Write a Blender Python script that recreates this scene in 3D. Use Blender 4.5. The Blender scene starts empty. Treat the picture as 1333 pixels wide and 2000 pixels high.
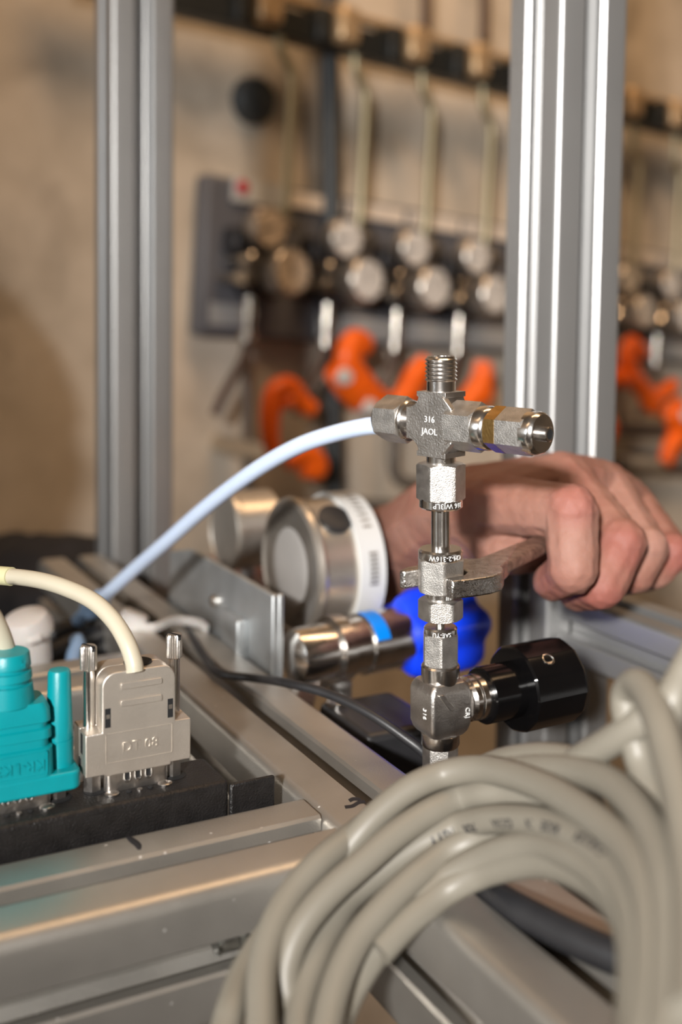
import bpy, bmesh, math, random
from mathutils import Vector, Matrix, noise

random.seed(7)
SC = bpy.context.scene
COL = SC.collection
V = Vector
rad = math.radians

# ------------------------------------------------------------------ camera
F_PX, CY_PX, CX_PX = 2141.1, 749.56, 666.5
PIT, ROLL, AL = rad(3.64926669), rad(-0.69190861), rad(28.03198881)
FW = V((0, math.cos(PIT), -math.sin(PIT)))
_dn = V((0, -math.sin(PIT), -math.cos(PIT)))
_rt = V((1, 0, 0))
RT = _rt * math.cos(ROLL) + _dn * math.sin(ROLL)
DN = -_rt * math.sin(ROLL) + _dn * math.cos(ROLL)
CAM = V((0, 0, 1.15))
cd = bpy.data.cameras.new('camera')
cam = bpy.data.objects.new('camera', cd)
COL.objects.link(cam)
cam.matrix_world = Matrix(((RT.x, -DN.x, -FW.x, CAM.x), (RT.y, -DN.y, -FW.y, CAM.y), (RT.z, -DN.z, -FW.z, CAM.z), (0, 0, 0, 1)))
cd.sensor_fit = 'VERTICAL'
cd.sensor_height = 36
cd.sensor_width = 24
cd.lens = F_PX / 2000 * 36
cd.shift_y = -(1000 - CY_PX) / 2000
cd.clip_start = 0.01
cd.dof.use_dof = True
cd.dof.focus_distance = 0.350
cd.dof.aperture_fstop = 6.0
SC.camera = cam

# ------------------------------------------------------------------ light and exposure
world = bpy.data.worlds.new('world')
SC.world = world
world.use_nodes = True
world.node_tree.nodes['Background'].inputs[0].default_value = (1.0, 0.80, 0.58, 1)
world.node_tree.nodes['Background'].inputs[1].default_value = 0.02


def area(name, loc, target, size, size_y, power, color):
    l = bpy.data.lights.new(name, 'AREA')
    l.shape = 'RECTANGLE'
    l.size, l.size_y = size, size_y
    l.energy = power
    l.color = color
    o = bpy.data.objects.new(name, l)
    COL.objects.link(o)
    o.location = loc
    o.rotation_euler = (V(target) - V(loc)).to_track_quat('-Z', 'Y').to_euler()
    return o


fl = area('flash_light', (-0.255, -0.75, 1.44), (0.50, 1.0, 1.14), 0.08, 0.055, 6.6, (1.0, 0.97, 0.93))
fl.data.spread = rad(60)
_wl = (0.55, 0.62, 2.70)
wl = area('ceiling_lamp_light', _wl, (0.62, 1.75, 1.2), 1.3, 0.35, 18, (1.0, 0.64, 0.35))
wl.data.spread = rad(140)
area('ceiling_lamp_light', (-1.5, -0.6, 2.72), (-1.5, -0.6, 0), 1.3, 0.5, 6, (1.0, 0.66, 0.38))
area('window_light', (-2.0, -0.95, 1.45), (0.0, 0.4, 1.05), 0.9, 0.9, 15, (0.88, 0.95, 1.0))
SC.view_settings.view_transform = 'Standard'
SC.view_settings.look = 'None'
SC.view_settings.gamma = 1
SC.view_settings.use_curve_mapping = False
SC.view_settings.exposure = -0.35

# ------------------------------------------------------------------ directions of the place
A = V((-math.sin(AL), math.cos(AL), 0))          # along the long rail, away
B = V((math.cos(AL), math.sin(AL), 0))           # along the short rail, to the right
Z = V((0, 0, 1))
WA = rad(40)
WU = V((math.cos(WA), math.sin(WA), 0))          # along the concrete wall
WN = V((-math.sin(WA), math.cos(WA), 0))         # into the wall
WOFF = 1.149
RAILTOP = 1.0


def ray(x, y):
    return FW + RT * ((x - CX_PX) / F_PX) + DN * ((y - CY_PX) / F_PX)


def P(x, y, d):
    return CAM + ray(x, y) * d


def onA(x, y, a):
    v = ray(x, y)
    return CAM + v * (a / v.dot(A))


def onB(x, y, b):
    v = ray(x, y)
    return CAM + v * (b / v.dot(B))


def onZ(x, y, z):
    v = ray(x, y)
    return CAM + v * ((z - CAM.z) / v.z)


def onW(x, y, t=0.0):
    v = ray(x, y)
    return CAM + v * ((WOFF - t) / v.dot(WN))


def W(u, z, t=0.0):
    return WU * u + WN * (WOFF - t) + V((0, 0, z))


def ab(a, b, z):
    return A * a + B * b + V((0, 0, z))


# ------------------------------------------------------------------ materials
def newmat(name):
    m = bpy.data.materials.new(name)
    m.use_nodes = True
    return m, m.node_tree, m.node_tree.nodes['Principled BSDF']


def nd(nt, t, **k):
    n = nt.nodes.new(t)
    for a, v in k.items():
        setattr(n, a, v)
    return n


def ramp(nt, fac, stops):
    r = nd(nt, 'ShaderNodeValToRGB')
    els = r.color_ramp.elements
    while len(els) < len(stops):
        els.new(0.5)
    for e, (p, c) in zip(els, stops):
        e.position = p
        e.color = (c[0], c[1], c[2], 1)
    nt.links.new(fac, r.inputs[0])
    return r.outputs[0]


def mk(name, col, metal=0.0, rough=0.5, var=0.12, vscale=60, bump=0.0, bscale=800, rvar=0.0, sss=0.0, coat=0.0,
       spec=None, aniso=None, trans=0.0, scratch=0.0):
    m, nt, p = newmat(name)
    tc = nd(nt, 'ShaderNodeTexCoord')
    n = nd(nt, 'ShaderNodeTexNoise')
    n.inputs['Scale'].default_value = vscale
    n.inputs['Detail'].default_value = 5
    nt.links.new(tc.outputs['Object'], n.inputs['Vector'])
    lo = [max(0, c * (1 - var)) for c in col]
    hi = [min(1, c * (1 + var)) for c in col]
    c = ramp(nt, n.outputs[0], [(0.3, lo), (0.7, hi)])
    nt.links.new(c, p.inputs['Base Color'])
    p.inputs['Metallic'].default_value = metal
    p.inputs['Roughness'].default_value = rough
    if rvar:
        mr = nd(nt, 'ShaderNodeMapRange')
        mr.inputs[3].default_value = max(0.02, rough - rvar)
        mr.inputs[4].default_value = min(1, rough + rvar)
        nt.links.new(n.outputs[0], mr.inputs[0])
        nt.links.new(mr.outputs[0], p.inputs['Roughness'])
    if bump:
        b = nd(nt, 'ShaderNodeBump')
        b.inputs['Strength'].default_value = bump
        b.inputs['Distance'].default_value = 0.0004
        n2 = nd(nt, 'ShaderNodeTexNoise')
        n2.inputs['Scale'].default_value = bscale
        n2.inputs['Detail'].default_value = 3
        nt.links.new(tc.outputs['Object'], n2.inputs['Vector'])
        nt.links.new(n2.outputs[0], b.inputs['Height'])
        nt.links.new(b.outputs[0], p.inputs['Normal'])
    if sss:
        p.inputs['Subsurface Weight'].default_value = sss
        p.inputs['Subsurface Radius'].default_value = (0.004, 0.0015, 0.0008)
        p.inputs['Subsurface Scale'].default_value = 1.0
    if coat:
        p.inputs['Coat Weight'].default_value = coat
        p.inputs['Coat Roughness'].default_value = 0.06
    if spec is not None:
        p.inputs['Specular IOR Level'].default_value = spec
    if trans:
        p.inputs['Transmission Weight'].default_value = trans
    if scratch:
        vo = nd(nt, 'ShaderNodeTexVoronoi')
        vo.feature = 'F1'
        vo.inputs['Scale'].default_value = 130
        vo.inputs['Randomness'].default_value = 1.0
        nt.links.new(tc.outputs['Object'], vo.inputs['Vector'])
        sc = ramp(nt, vo.outputs['Distance'], [(0.0, (1, 1, 1)), (0.075, (0, 0, 0))])
        n3 = nd(nt, 'ShaderNodeTexNoise')
        n3.inputs['Scale'].default_value = 22
        nt.links.new(tc.outputs['Object'], n3.inputs['Vector'])
        gate = ramp(nt, n3.outputs[0], [(0.42, (0, 0, 0)), (0.48, (scratch,) * 3)])
        mul = nd(nt, 'ShaderNodeMix', data_type='RGBA', blend_type='MULTIPLY')
        mul.inputs[0].default_value = 1
        nt.links.new(sc, mul.inputs[6])
        nt.links.new(gate, mul.inputs[7])
        mx = nd(nt, 'ShaderNodeMix', data_type='RGBA', blend_type='MIX')
        nt.links.new(mul.outputs[2], mx.inputs[0])
        nt.links.new(c, mx.inputs[6])
        mx.inputs[7].default_value = (0.85, 0.83, 0.80, 1)
        nt.links.new(mx.outputs[2], p.inputs['Base Color'])
        mr2 = nd(nt, 'ShaderNodeMapRange')
        mr2.inputs[3].default_value = metal
        mr2.inputs[4].default_value = 0.0
        nt.links.new(mul.outputs[2], mr2.inputs[0])
        nt.links.new(mr2.outputs[0], p.inputs['Metallic'])
    return m


def concrete(name, base, dark):
    m, nt, p = newmat(name)
    tc = nd(nt, 'ShaderNodeTexCoord')
    n1 = nd(nt, 'ShaderNodeTexNoise')
    n1.inputs['Scale'].default_value = 2.6
    n1.inputs['Detail'].default_value = 7
    n1.inputs['Roughness'].default_value = 0.62
    n1.inputs['Distortion'].default_value = 0.9
    nt.links.new(tc.outputs['Object'], n1.inputs['Vector'])
    c1 = ramp(nt, n1.outputs[0], [(0.30, dark), (0.47, base), (0.75, [min(1, x * 1.12) for x in base])])
    n2 = nd(nt, 'ShaderNodeTexNoise')
    n2.inputs['Scale'].default_value = 14
    n2.inputs['Detail'].default_value = 6
    nt.links.new(tc.outputs['Object'], n2.inputs['Vector'])
    c2 = ramp(nt, n2.outputs[0], [(0.3, (0.80, 0.79, 0.77)), (0.62, (1, 1, 1))])
    mx = nd(nt, 'ShaderNodeMix', data_type='RGBA', blend_type='MULTIPLY')
    mx.inputs[0].default_value = 1
    nt.links.new(c1, mx.inputs[6])
    nt.links.new(c2, mx.inputs[7])
    nt.links.new(mx.outputs[2], p.inputs['Base Color'])
    p.inputs['Roughness'].default_value = 0.85
    b = nd(nt, 'ShaderNodeBump')
    b.inputs['Strength'].default_value = 0.25
    b.inputs['Distance'].default_value = 0.01
    nt.links.new(n2.outputs[0], b.inputs['Height'])
    nt.links.new(b.outputs[0], p.inputs['Normal'])
    return m


M = {}
M['concrete'] = concrete('concrete', (0.68, 0.605, 0.51), (0.30, 0.255, 0.205))
M['plaster'] = concrete('plaster', (0.66, 0.62, 0.56), (0.54, 0.50, 0.45))
M['floor'] = concrete('floor', (0.16, 0.13, 0.11), (0.08, 0.07, 0.06))
M['alu'] = mk('anodised_aluminium', (0.52, 0.495, 0.455), 0.85, 0.40, 0.08, 40, 0.22, 1500, 0.06, scratch=1.0)
M['alu_post'] = mk('anodised_aluminium_post', (0.42, 0.418, 0.415), 0.78, 0.42, 0.03, 30, 0.1, 1500)
M['steel'] = mk('stainless_steel', (0.72, 0.69, 0.66), 1.0, 0.21, 0.08, 200, 0.05, 900, 0.05)
M['steel_b'] = mk('brushed_stainless', (0.57, 0.545, 0.515), 1.0, 0.43, 0.14, 300, 0.40, 2600, 0.07)
M['steel_f'] = mk('forged_stainless', (0.66, 0.63, 0.60), 1.0, 0.36, 0.10, 160, 0.30, 1500, 0.08)
M['chrome'] = mk('worn_chrome', (0.62, 0.60, 0.58), 1.0, 0.16, 0.3, 500, 0.8, 1500, 0.10)
M['tool'] = mk('worn_tool_steel', (0.30, 0.22, 0.18), 0.85, 0.38, 0.45, 350, 0.6, 1200, 0.12)
M['brass'] = mk('brass', (0.62, 0.40, 0.15), 1.0, 0.27, 0.12, 250, 0.2, 900)
M['nickel'] = mk('satin_nickel', (0.72, 0.66, 0.59), 0.85, 0.40, 0.05, 120, 0.22, 2600, 0.03)
M['pin'] = mk('tinned_metal', (0.66, 0.62, 0.58), 1.0, 0.33, 0.15, 300, 0.2, 900)
M['blackano'] = mk('black_anodised', (0.003, 0.0028, 0.003), 0.0, 0.14, 0.2, 60, 0.02, 1500, spec=0.32)
M['blackpaint'] = mk('black_powder_coat', (0.012, 0.011, 0.011), 0.0, 0.36, 0.3, 200, 0.7, 1600, spec=0.4)
M['blackplastic'] = mk('black_plastic', (0.018, 0.018, 0.020), 0.0, 0.42, 0.2, 80, 0.1, 900)
M['hole'] = mk('dark_opening', (0.006, 0.006, 0.007), 0, 0.8)
M['teal'] = mk('teal_plastic', (0.0, 0.27, 0.31), 0.0, 0.34, 0.06, 90, 0.16, 2600)
M['cream'] = mk('cream_cable', (0.52, 0.475, 0.37), 0.0, 0.38, 0.03, 60, 0.03, 900)
M['sleeve'] = mk('yellowed_sleeve', (0.62, 0.60, 0.36), 0.0, 0.30, 0.08, 160, 0.1, 700)
M['grey_cable'] = mk('grey_cable', (0.19, 0.174, 0.142), 0.0, 0.46, 0.03, 50, 0.05, 1400)
M['ptfe'] = mk('ptfe', (0.54, 0.64, 0.82), 0.0, 0.22, 0.02, 40, sss=0.35, coat=0.3)
M['ptfe'].node_tree.nodes['Principled BSDF'].inputs['Subsurface Radius'].default_value = (0.002, 0.002, 0.003)
M['ink'] = mk('black_ink', (0.012, 0.012, 0.016), 0, 0.5)
M['zinc'] = mk('zinc_sheet', (0.50, 0.52, 0.53), 0.75, 0.40, 0.10, 60, 0.15, 900, 0.08)
M['gaugecase'] = mk('gauge_case_steel', (0.60, 0.55, 0.49), 0.85, 0.34, 0.06, 60)
M['gaugeback'] = mk('gauge_back_steel', (0.62, 0.60, 0.58), 0.55, 0.42, 0.06, 40)
M['white'] = mk('white_label', (0.58, 0.59, 0.59), 0, 0.45, 0.03, 30)
M['whiteplastic'] = mk('white_plastic', (0.60, 0.57, 0.55), 0, 0.4, 0.03, 30, sss=0.2)
M['blue'] = mk('blue_plastic', (0.004, 0.045, 0.78), 0, 0.38, 0.08, 40)
M['bluetape'] = mk('bright_blue_tape', (0.0, 0.22, 0.80), 0, 0.35, 0.05, 40)
M['lightblue'] = mk('pale_blue_plastic', (0.22, 0.33, 0.50), 0, 0.4, 0.1, 40)
M['orange'] = mk('orange_plastic', (0.90, 0.13, 0.005), 0, 0.42, 0.12, 30)
M['board'] = mk('dark_grey_board', (0.115, 0.118, 0.135), 0, 0.5, 0.10, 8)
M['label'] = mk('pale_label_strip', (0.80, 0.72, 0.64), 0, 0.5, 0.05, 10)
M['labelgrey'] = mk('pale_grey_strip', (0.42, 0.43, 0.44), 0.2, 0.45, 0.08, 10)
M['red'] = mk('red_print', (0.55, 0.01, 0.03), 0, 0.5)
M['dial'] = mk('dial_white', (0.74, 0.72, 0.70), 0, 0.5, 0.03, 20)
M['dialtan'] = mk('dial_tan', (0.60, 0.50, 0.40), 0, 0.5, 0.05, 20)  # tan base colour for the first regulator's dials
M['regblack'] = mk('regulator_black', (0.02, 0.02, 0.024), 0, 0.35, 0.2, 20)
M['regsteel'] = mk('regulator_steel', (0.62, 0.58, 0.52), 1.0, 0.22, 0.1, 40)
M['pipe'] = mk('olive_pipe', (0.40, 0.36, 0.24), 0.55, 0.38, 0.08, 20)
M['pipedark'] = mk('dark_pipe', (0.055, 0.062, 0.068), 0.3, 0.45, 0.1, 20)
M['pipegrey'] = mk('grey_pipe', (0.26, 0.24, 0.22), 0.6, 0.4, 0.1, 20)
M['hosebrown'] = mk('brown_hose', (0.075, 0.05, 0.045), 0, 0.45, 0.1, 20)
M['clampblack'] = mk('black_clamp', (0.016, 0.018, 0.018), 0, 0.45, 0.1, 20)
M['clamptan'] = mk('tan_brass_block', (0.62, 0.44, 0.26), 0.5, 0.35, 0.1, 20)
M['cloth'] = mk('black_cloth', (0.016, 0.014, 0.015), 0, 0.9, 0.3, 60, 0.3, 400)
M['nail'] = mk('fingernail', (0.72, 0.45, 0.38), 0, 0.28, 0.04, 100)
M['glass'] = mk('clear_plastic', (0.92, 0.95, 0.95), 0, 0.05, 0.0, 10, trans=1.0)
M['lampglow'], _nt, _p = newmat('lamp_diffuser')
_p.inputs['Base Color'].default_value = (0.8, 0.8, 0.78, 1)


SKIN_SPOTS = [(P(1125, 975, 0.398), 0.010), (P(1222, 1070, 0.414), 0.010), (P(1318, 1085, 0.460), 0.009), (P(1090, 1130, 0.408), 0.012), (P(1160, 1160, 0.410), 0.010)]


def skin_mat():
    m, nt, p = newmat('skin')
    tc = nd(nt, 'ShaderNodeTexCoord')
    n = nd(nt, 'ShaderNodeTexNoise')
    n.inputs['Scale'].default_value = 34
    n.inputs['Detail'].default_value = 5
    nt.links.new(tc.outputs['Object'], n.inputs['Vector'])
    c = ramp(nt, n.outputs[0], [(0.30, (0.215, 0.084, 0.062)), (0.5, (0.265, 0.127, 0.094)), (0.72, (0.30, 0.16, 0.125))])
    cur = c
    for q, rr in SKIN_SPOTS:
        dist = nd(nt, 'ShaderNodeVectorMath', operation='DISTANCE')
        nt.links.new(tc.outputs['Object'], dist.inputs[0])
        dist.inputs[1].default_value = q
        fac = nd(nt, 'ShaderNodeMapRange')
        fac.interpolation_type = 'SMOOTHSTEP'
        fac.inputs[1].default_value = rr * 0.4
        fac.inputs[2].default_value = rr * 1.5
        fac.inputs[3].default_value = 0.55
        fac.inputs[4].default_value = 0.0
        nt.links.new(dist.outputs['Value'], fac.inputs[0])
        mx = nd(nt, 'ShaderNodeMix', data_type='RGBA', blend_type='MIX')
        nt.links.new(fac.outputs[0], mx.inputs[0])
        nt.links.new(cur, mx.inputs[6])
        mx.inputs[7].default_value = (0.275, 0.086, 0.07, 1)
        cur = mx.outputs[2]
    nt.links.new(cur, p.inputs['Base Color'])
    p.inputs['Roughness'].default_value = 0.62
    p.inputs['Specular IOR Level'].default_value = 0.28
    p.inputs['Subsurface Weight'].default_value = 0.25
    p.inputs['Subsurface Radius'].default_value = (0.006, 0.002, 0.001)
    p.inputs['Subsurface Scale'].default_value = 1.0
    n2 = nd(nt, 'ShaderNodeTexVoronoi')
    n2.inputs['Scale'].default_value = 900
    nt.links.new(tc.outputs['Object'], n2.inputs['Vector'])
    b = nd(nt, 'ShaderNodeBump')
    b.inputs['Strength'].default_value = 0.18
    b.inputs['Distance'].default_value = 0.0004
    nt.links.new(n2.outputs['Distance'], b.inputs['Height'])
    nt.links.new(b.outputs[0], p.inputs['Normal'])
    return m


M['skin'] = skin_mat()


# ------------------------------------------------------------------ mesh helpers
def axm(origin, zdir, xhint=(1, 0, 0)):
    """frame with local z along zdir"""
    z = V(zdir).normalized()
    x = V(xhint) - z * V(xhint).dot(z)
    if x.length < 1e-6:
        x = V((0, 1, 0)) - z * z.y
    x.normalize()
    y = z.cross(x)
    o = V(origin)
    return Matrix(((x.x, y.x, z.x, o.x), (x.y, y.y, z.y, o.y), (x.z, y.z, z.z, o.z), (0, 0, 0, 1)))


def spline(pts, n=10):
    """Catmull-Rom through points"""
    p = [V(q) for q in pts]
    p = [p[0] * 2 - p[1]] + p + [p[-1] * 2 - p[-2]]
    out = []
    for i in range(1, len(p) - 2):
        a, b, c, d = p[i - 1], p[i], p[i + 1], p[i + 2]
        for k in range(n):
            t = k / n
            out.append(0.5 * (2 * b + (c - a) * t + (2 * a - 5 * b + 4 * c - d) * t * t + (3 * b - a - 3 * c + d) * t ** 3))
    out.append(p[-2])
    return out


I4 = Matrix.Identity(4)


class MB:
    def __init__(self, s=0.001):
        self.s = s
        self.v, self.f = [], []

    def add(self, vs, fs, m=I4):
        o = len(self.v)
        self.v += [(m @ V(q)) * self.s for q in vs]
        self.f += [[i + o for i in f] for f in fs]
        return self

    def box(self, lo, hi, m=I4):
        x0, y0, z0 = lo
        x1, y1, z1 = hi
        return self.add([(x0, y0, z0), (x1, y0, z0), (x1, y1, z0), (x0, y1, z0), (x0, y0, z1), (x1, y0, z1), (x1, y1, z1), (x0, y1, z1)],
                        [(0, 3, 2, 1), (4, 5, 6, 7), (0, 1, 5, 4), (1, 2, 6, 5), (2, 3, 7, 6), (3, 0, 4, 7)], m)

    def lathe(self, prof, m=I4, seg=40, c0=True, c1=True):
        vs, fs = [], []
        for r, z in prof:
            for k in range(seg):
                t = 2 * math.pi * k / seg
                vs.append((r * math.cos(t), r * math.sin(t), z))
        for i in range(len(prof) - 1):
            for k in range(seg):
                k2 = (k + 1) % seg
                fs.append((i * seg + k, i * seg + k2, (i + 1) * seg + k2, (i + 1) * seg + k))
        if c0:
            fs.append(tuple(range(seg))[::-1])
        if c1:
            fs.append(tuple((len(prof) - 1) * seg + k for k in range(seg)))
        return self.add(vs, fs, m)

    def radial(self, rf, zs, m=I4, seg=96):
        """rf(theta, i) radius at ring i, zs(i, theta)"""
        vs, fs = [], []
        n = len(zs)
        for i in range(n):
            for k in range(seg):
                t = 2 * math.pi * k / seg
                r, z = rf(t, i), zs[i](t) if callable(zs[i]) else zs[i]
                vs.append((r * math.cos(t), r * math.sin(t), z))
        for i in range(n - 1):
            for k in range(seg):
                k2 = (k + 1) % seg
                fs.append((i * seg + k, i * seg + k2, (i + 1) * seg + k2, (i + 1) * seg + k))
        fs.append(tuple(range(seg))[::-1])
        fs.append(tuple((n - 1) * seg + k for k in range(seg)))
        return self.add(vs, fs, m)

    def hexnut(self, flat, z0, z1, m=I4, rot=0.0, ch0=True, ch1=True):
        h = flat / 2

        def hr(t):
            q = (t - rot) % (math.pi / 3)
            return h / math.cos(q - math.pi / 6)
        # flats face rot+30deg ...
        rc = h * 1.025
        def rf(t, i):
            r = hr(t)
            if (i == 0 and ch0) or (i == 3 and ch1):
                return min(r, rc)
            return r
        def za(t):
            return z0 + max(0, hr(t) - rc) * 0.6 if ch0 else z0 + 0.001
        def zb(t):
            return z1 - max(0, hr(t) - rc) * 0.6 if ch1 else z1 - 0.001
        return self.radial(rf, [z0, za, zb, z1], m, 72)

    def prism(self, poly, z0, z1, m=I4):
        n = len(poly)
        vs = [(x, y, z0) for x, y in poly] + [(x, y, z1) for x, y in poly]
        fs = [(i, (i + 1) % n, n + (i + 1) % n, n + i) for i in range(n)]
        fs.append(tuple(range(n))[::-1])
        fs.append(tuple(range(n, 2 * n)))
        return self.add(vs, fs, m)

    def tube(self, pts, r, seg=16, flat=1.0, m=I4, caps=True, up=None):
        pts = [V(q) for q in pts]
        n = len(pts)
        rr = r if callable(r) else (lambda t: r)
        t0 = (pts[1] - pts[0]).normalized()
        ref = V(up) if up else (V((0, 0, 1)) if abs(t0.z) < 0.9 else V((1, 0, 0)))
        nrm = (ref - t0 * ref.dot(t0)).normalized()
        vs, fs = [], []
        prev = t0
        for i, q in enumerate(pts):
            t = (pts[min(i + 1, n - 1)] - pts[max(i - 1, 0)]).normalized()
            ax = prev.cross(t)
            if ax.length > 1e-7:
                nrm = Matrix.Rotation(prev.angle(t), 3, ax.normalized()) @ nrm
            nrm = (nrm - t * nrm.dot(t)).normalized()
            bn = t.cross(nrm)
            prev = t
            ri = rr(i / (n - 1))
            for k in range(seg):
                a = 2 * math.pi * k / seg
                vs.append(q + nrm * (math.cos(a) * ri) + bn * (math.sin(a) * ri * flat))
        for i in range(n - 1):
            for k in range(seg):
                k2 = (k + 1) % seg
                fs.append((i * seg + k, i * seg + k2, (i + 1) * seg + k2, (i + 1) * seg + k))
        if caps:
            fs.append(tuple(range(seg))[::-1])
            fs.append(tuple((n - 1) * seg + k for k in range(seg)))
        return self.add(vs, fs, m)

    def ball(self, c, r, m=I4, seg=20, sc=(1, 1, 1)):
        rings = seg // 2
        prof = []
        vs, fs = [], []
        for i in range(1, rings):
            a = math.pi * i / rings
            for k in range(seg):
                t = 2 * math.pi * k / seg
                vs.append((c[0] + r * sc[0] * math.sin(a) * math.cos(t), c[1] + r * sc[1] * math.sin(a) * math.sin(t), c[2] + r * sc[2] * math.cos(a)))
        for i in range(rings - 2):
            for k in range(seg):
                k2 = (k + 1) % seg
                fs.append((i * seg + k, (i + 1) * seg + k, (i + 1) * seg + k2, i * seg + k2))
        top, bot = len(vs), len(vs) + 1
        vs += [(c[0], c[1], c[2] + r * sc[2]), (c[0], c[1], c[2] - r * sc[2])]
        for k in range(seg):
            k2 = (k + 1) % seg
            fs.append((top, k, k2))
            fs.append((bot, (rings - 2) * seg + k2, (rings - 2) * seg + k))
        return self.add(vs, fs, m)

    def build(self, name, mat, parent=None, bevel=0.0, bseg=2, sharp=32, smooth=True):
        me = bpy.data.meshes.new(name)
        me.from_pydata([tuple(q) for q in self.v], [], self.f)
        bm = bmesh.new()
        bm.from_mesh(me)
        bmesh.ops.recalc_face_normals(bm, faces=bm.faces)
        bm.to_mesh(me)
        bm.free()
        me.materials.append(M[mat] if isinstance(mat, str) else mat)
        if smooth:
            for p in me.polygons:
                p.use_smooth = True
            me.set_sharp_from_angle(angle=rad(sharp))
        o = bpy.data.objects.new(name, me)
        COL.objects.link(o)
        if parent:
            o.parent = parent
        if bevel:
            bv = o.modifiers.new('bevel', 'BEVEL')
            bv.width = bevel * self.s
            bv.segments = bseg
            bv.limit_method = 'ANGLE'
            bv.angle_limit = rad(40)
            bv.harden_normals = False
        return o


def tag(o, label, cat, group=None, kind=None):
    o['label'] = label
    o['category'] = cat
    if group:
        o['group'] = group
    if kind:
        o['kind'] = kind
    return o


def struct(o):
    o['kind'] = 'structure'
    return o


def frame(name, origin, ex=None, ey=None, ez=None):
    o = bpy.data.objects.new(name, None)
    COL.objects.link(o)
    o.empty_display_size = 0.01
    if ex is None:
        o.location = origin
    else:
        o.matrix_world = Matrix(((ex.x, ey.x, ez.x, origin.x), (ex.y, ey.y, ez.y, origin.y), (ex.z, ey.z, ez.z, origin.z), (0, 0, 0, 1)))
    return o


def text_mesh(s, size, extrude, bold=0.0):
    c = bpy.data.curves.new('txt', 'FONT')
    c.body = s
    c.size = size
    c.extrude = extrude
    c.offset = bold
    c.align_x = 'CENTER'
    c.align_y = 'CENTER'
    c.resolution_u = 2
    o = bpy.data.objects.new('txt', c)
    COL.objects.link(o)
    dg = bpy.context.evaluated_depsgraph_get()
    me = bpy.data.meshes.new_from_object(o.evaluated_get(dg))
    bpy.data.objects.remove(o)
    bpy.data.curves.remove(c)
    return me


def lettering(name, s, size, m, mat, parent, extrude=0.12, scale=0.001):
    """flat raised lettering; m maps text plane (x right, y up, z out) to the parent's frame in mm"""
    me = text_mesh(s, size, extrude)
    for v in me.vertices:
        v.co = (m @ v.co) * scale
    me.materials.clear()
    me.materials.append(M[mat])
    o = bpy.data.objects.new(name, me)
    COL.objects.link(o)
    o.parent = parent
    return o


def plane_m(origin, right, up):
    r, u = V(right).normalized(), V(up).normalized()
    n = r.cross(u)
    o = V(origin)
    return Matrix(((r.x, u.x, n.x, o.x), (r.y, u.y, n.y, o.y), (r.z, u.z, n.z, o.z), (0, 0, 0, 1)))


# ================================================================== the room
def slab(name, mat, u0, u1, t0, t1, z0, z1):
    b = MB(1)
    m = Matrix(((WU.x, -WN.x, 0, 0), (WU.y, -WN.y, 0, 0), (0, 0, 1, 0), (0, 0, 0, 1))) @ Matrix.Translation((0, -WOFF, 0))
    b.box((u0, t0, z0), (u1, t1, z1), m)
    return struct(b.build(name, mat, smooth=False))


slab('wall_back', 'concrete', -2.2, 3.2, -0.15, 0.0, 0.0, 2.8)
slab('wall_left', 'plaster', -2.35, -2.2, -0.15, 4.0, 0.0, 2.8)
slab('wall_right', 'plaster', 3.2, 3.35, -0.15, 4.0, 0.0, 2.8)
slab('wall_front', 'plaster', -2.35, 3.35, 4.0, 4.15, 0.0, 2.8)
slab('floor', 'floor', -2.35, 3.35, -0.15, 4.15, -0.1, 0.0)
slab('ceiling', 'plaster', -2.35, 3.35, -0.15, 4.15, 2.8, 2.9)


# ================================================================== aluminium profiles
def profile_outline(w=40.0, slot=8.0, ch=0.9, rc=3.2, lip=4.6, inner=20.0, depth=12.2):
    h = w / 2
    side = []
    n = 5
    for k in range(n + 1):   # corner arc top-left from left to top
        t = math.pi - (math.pi / 2) * k / n
        side.append((-h + rc + rc * math.cos(t), h - rc + rc * math.sin(t)))
    s = slot / 2
    side += [(-s - ch, h), (-s, h - ch), (-s, h - lip), (-inner / 2, h - lip), (-inner / 2, h - lip - 2.2), (-s - 0.6, h - depth),
             (s + 0.6, h - depth), (inner / 2, h - lip - 2.2), (inner / 2, h - lip), (s, h - lip), (s, h - ch), (s + ch, h)]
    out = []
    for q in range(4):
        c, d = math.cos(-q * math.pi / 2), math.sin(-q * math.pi / 2)
        out += [(x * c - y * d, x * d + y * c) for x, y in side]
    return out


def profile(name, start, end, up, mat='alu', w=40.0, **k):
    """solid extrusion between two points, with its centre line given"""
    start, end = V(start), V(end)
    zax = (end - start)
    L = zax.length * 1000
    zax.normalize()
    yax = V(up)
    xax = yax.cross(zax)
    o = frame('tmp', start, xax, yax, zax)
    mw = o.matrix_world.copy()
    bpy.data.objects.remove(o)
    b = MB()
    b.prism(profile_outline(w, **k), 0, L)
    ob = b.build(name, mat, sharp=28)
    ob.matrix_world = mw
    return ob


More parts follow.
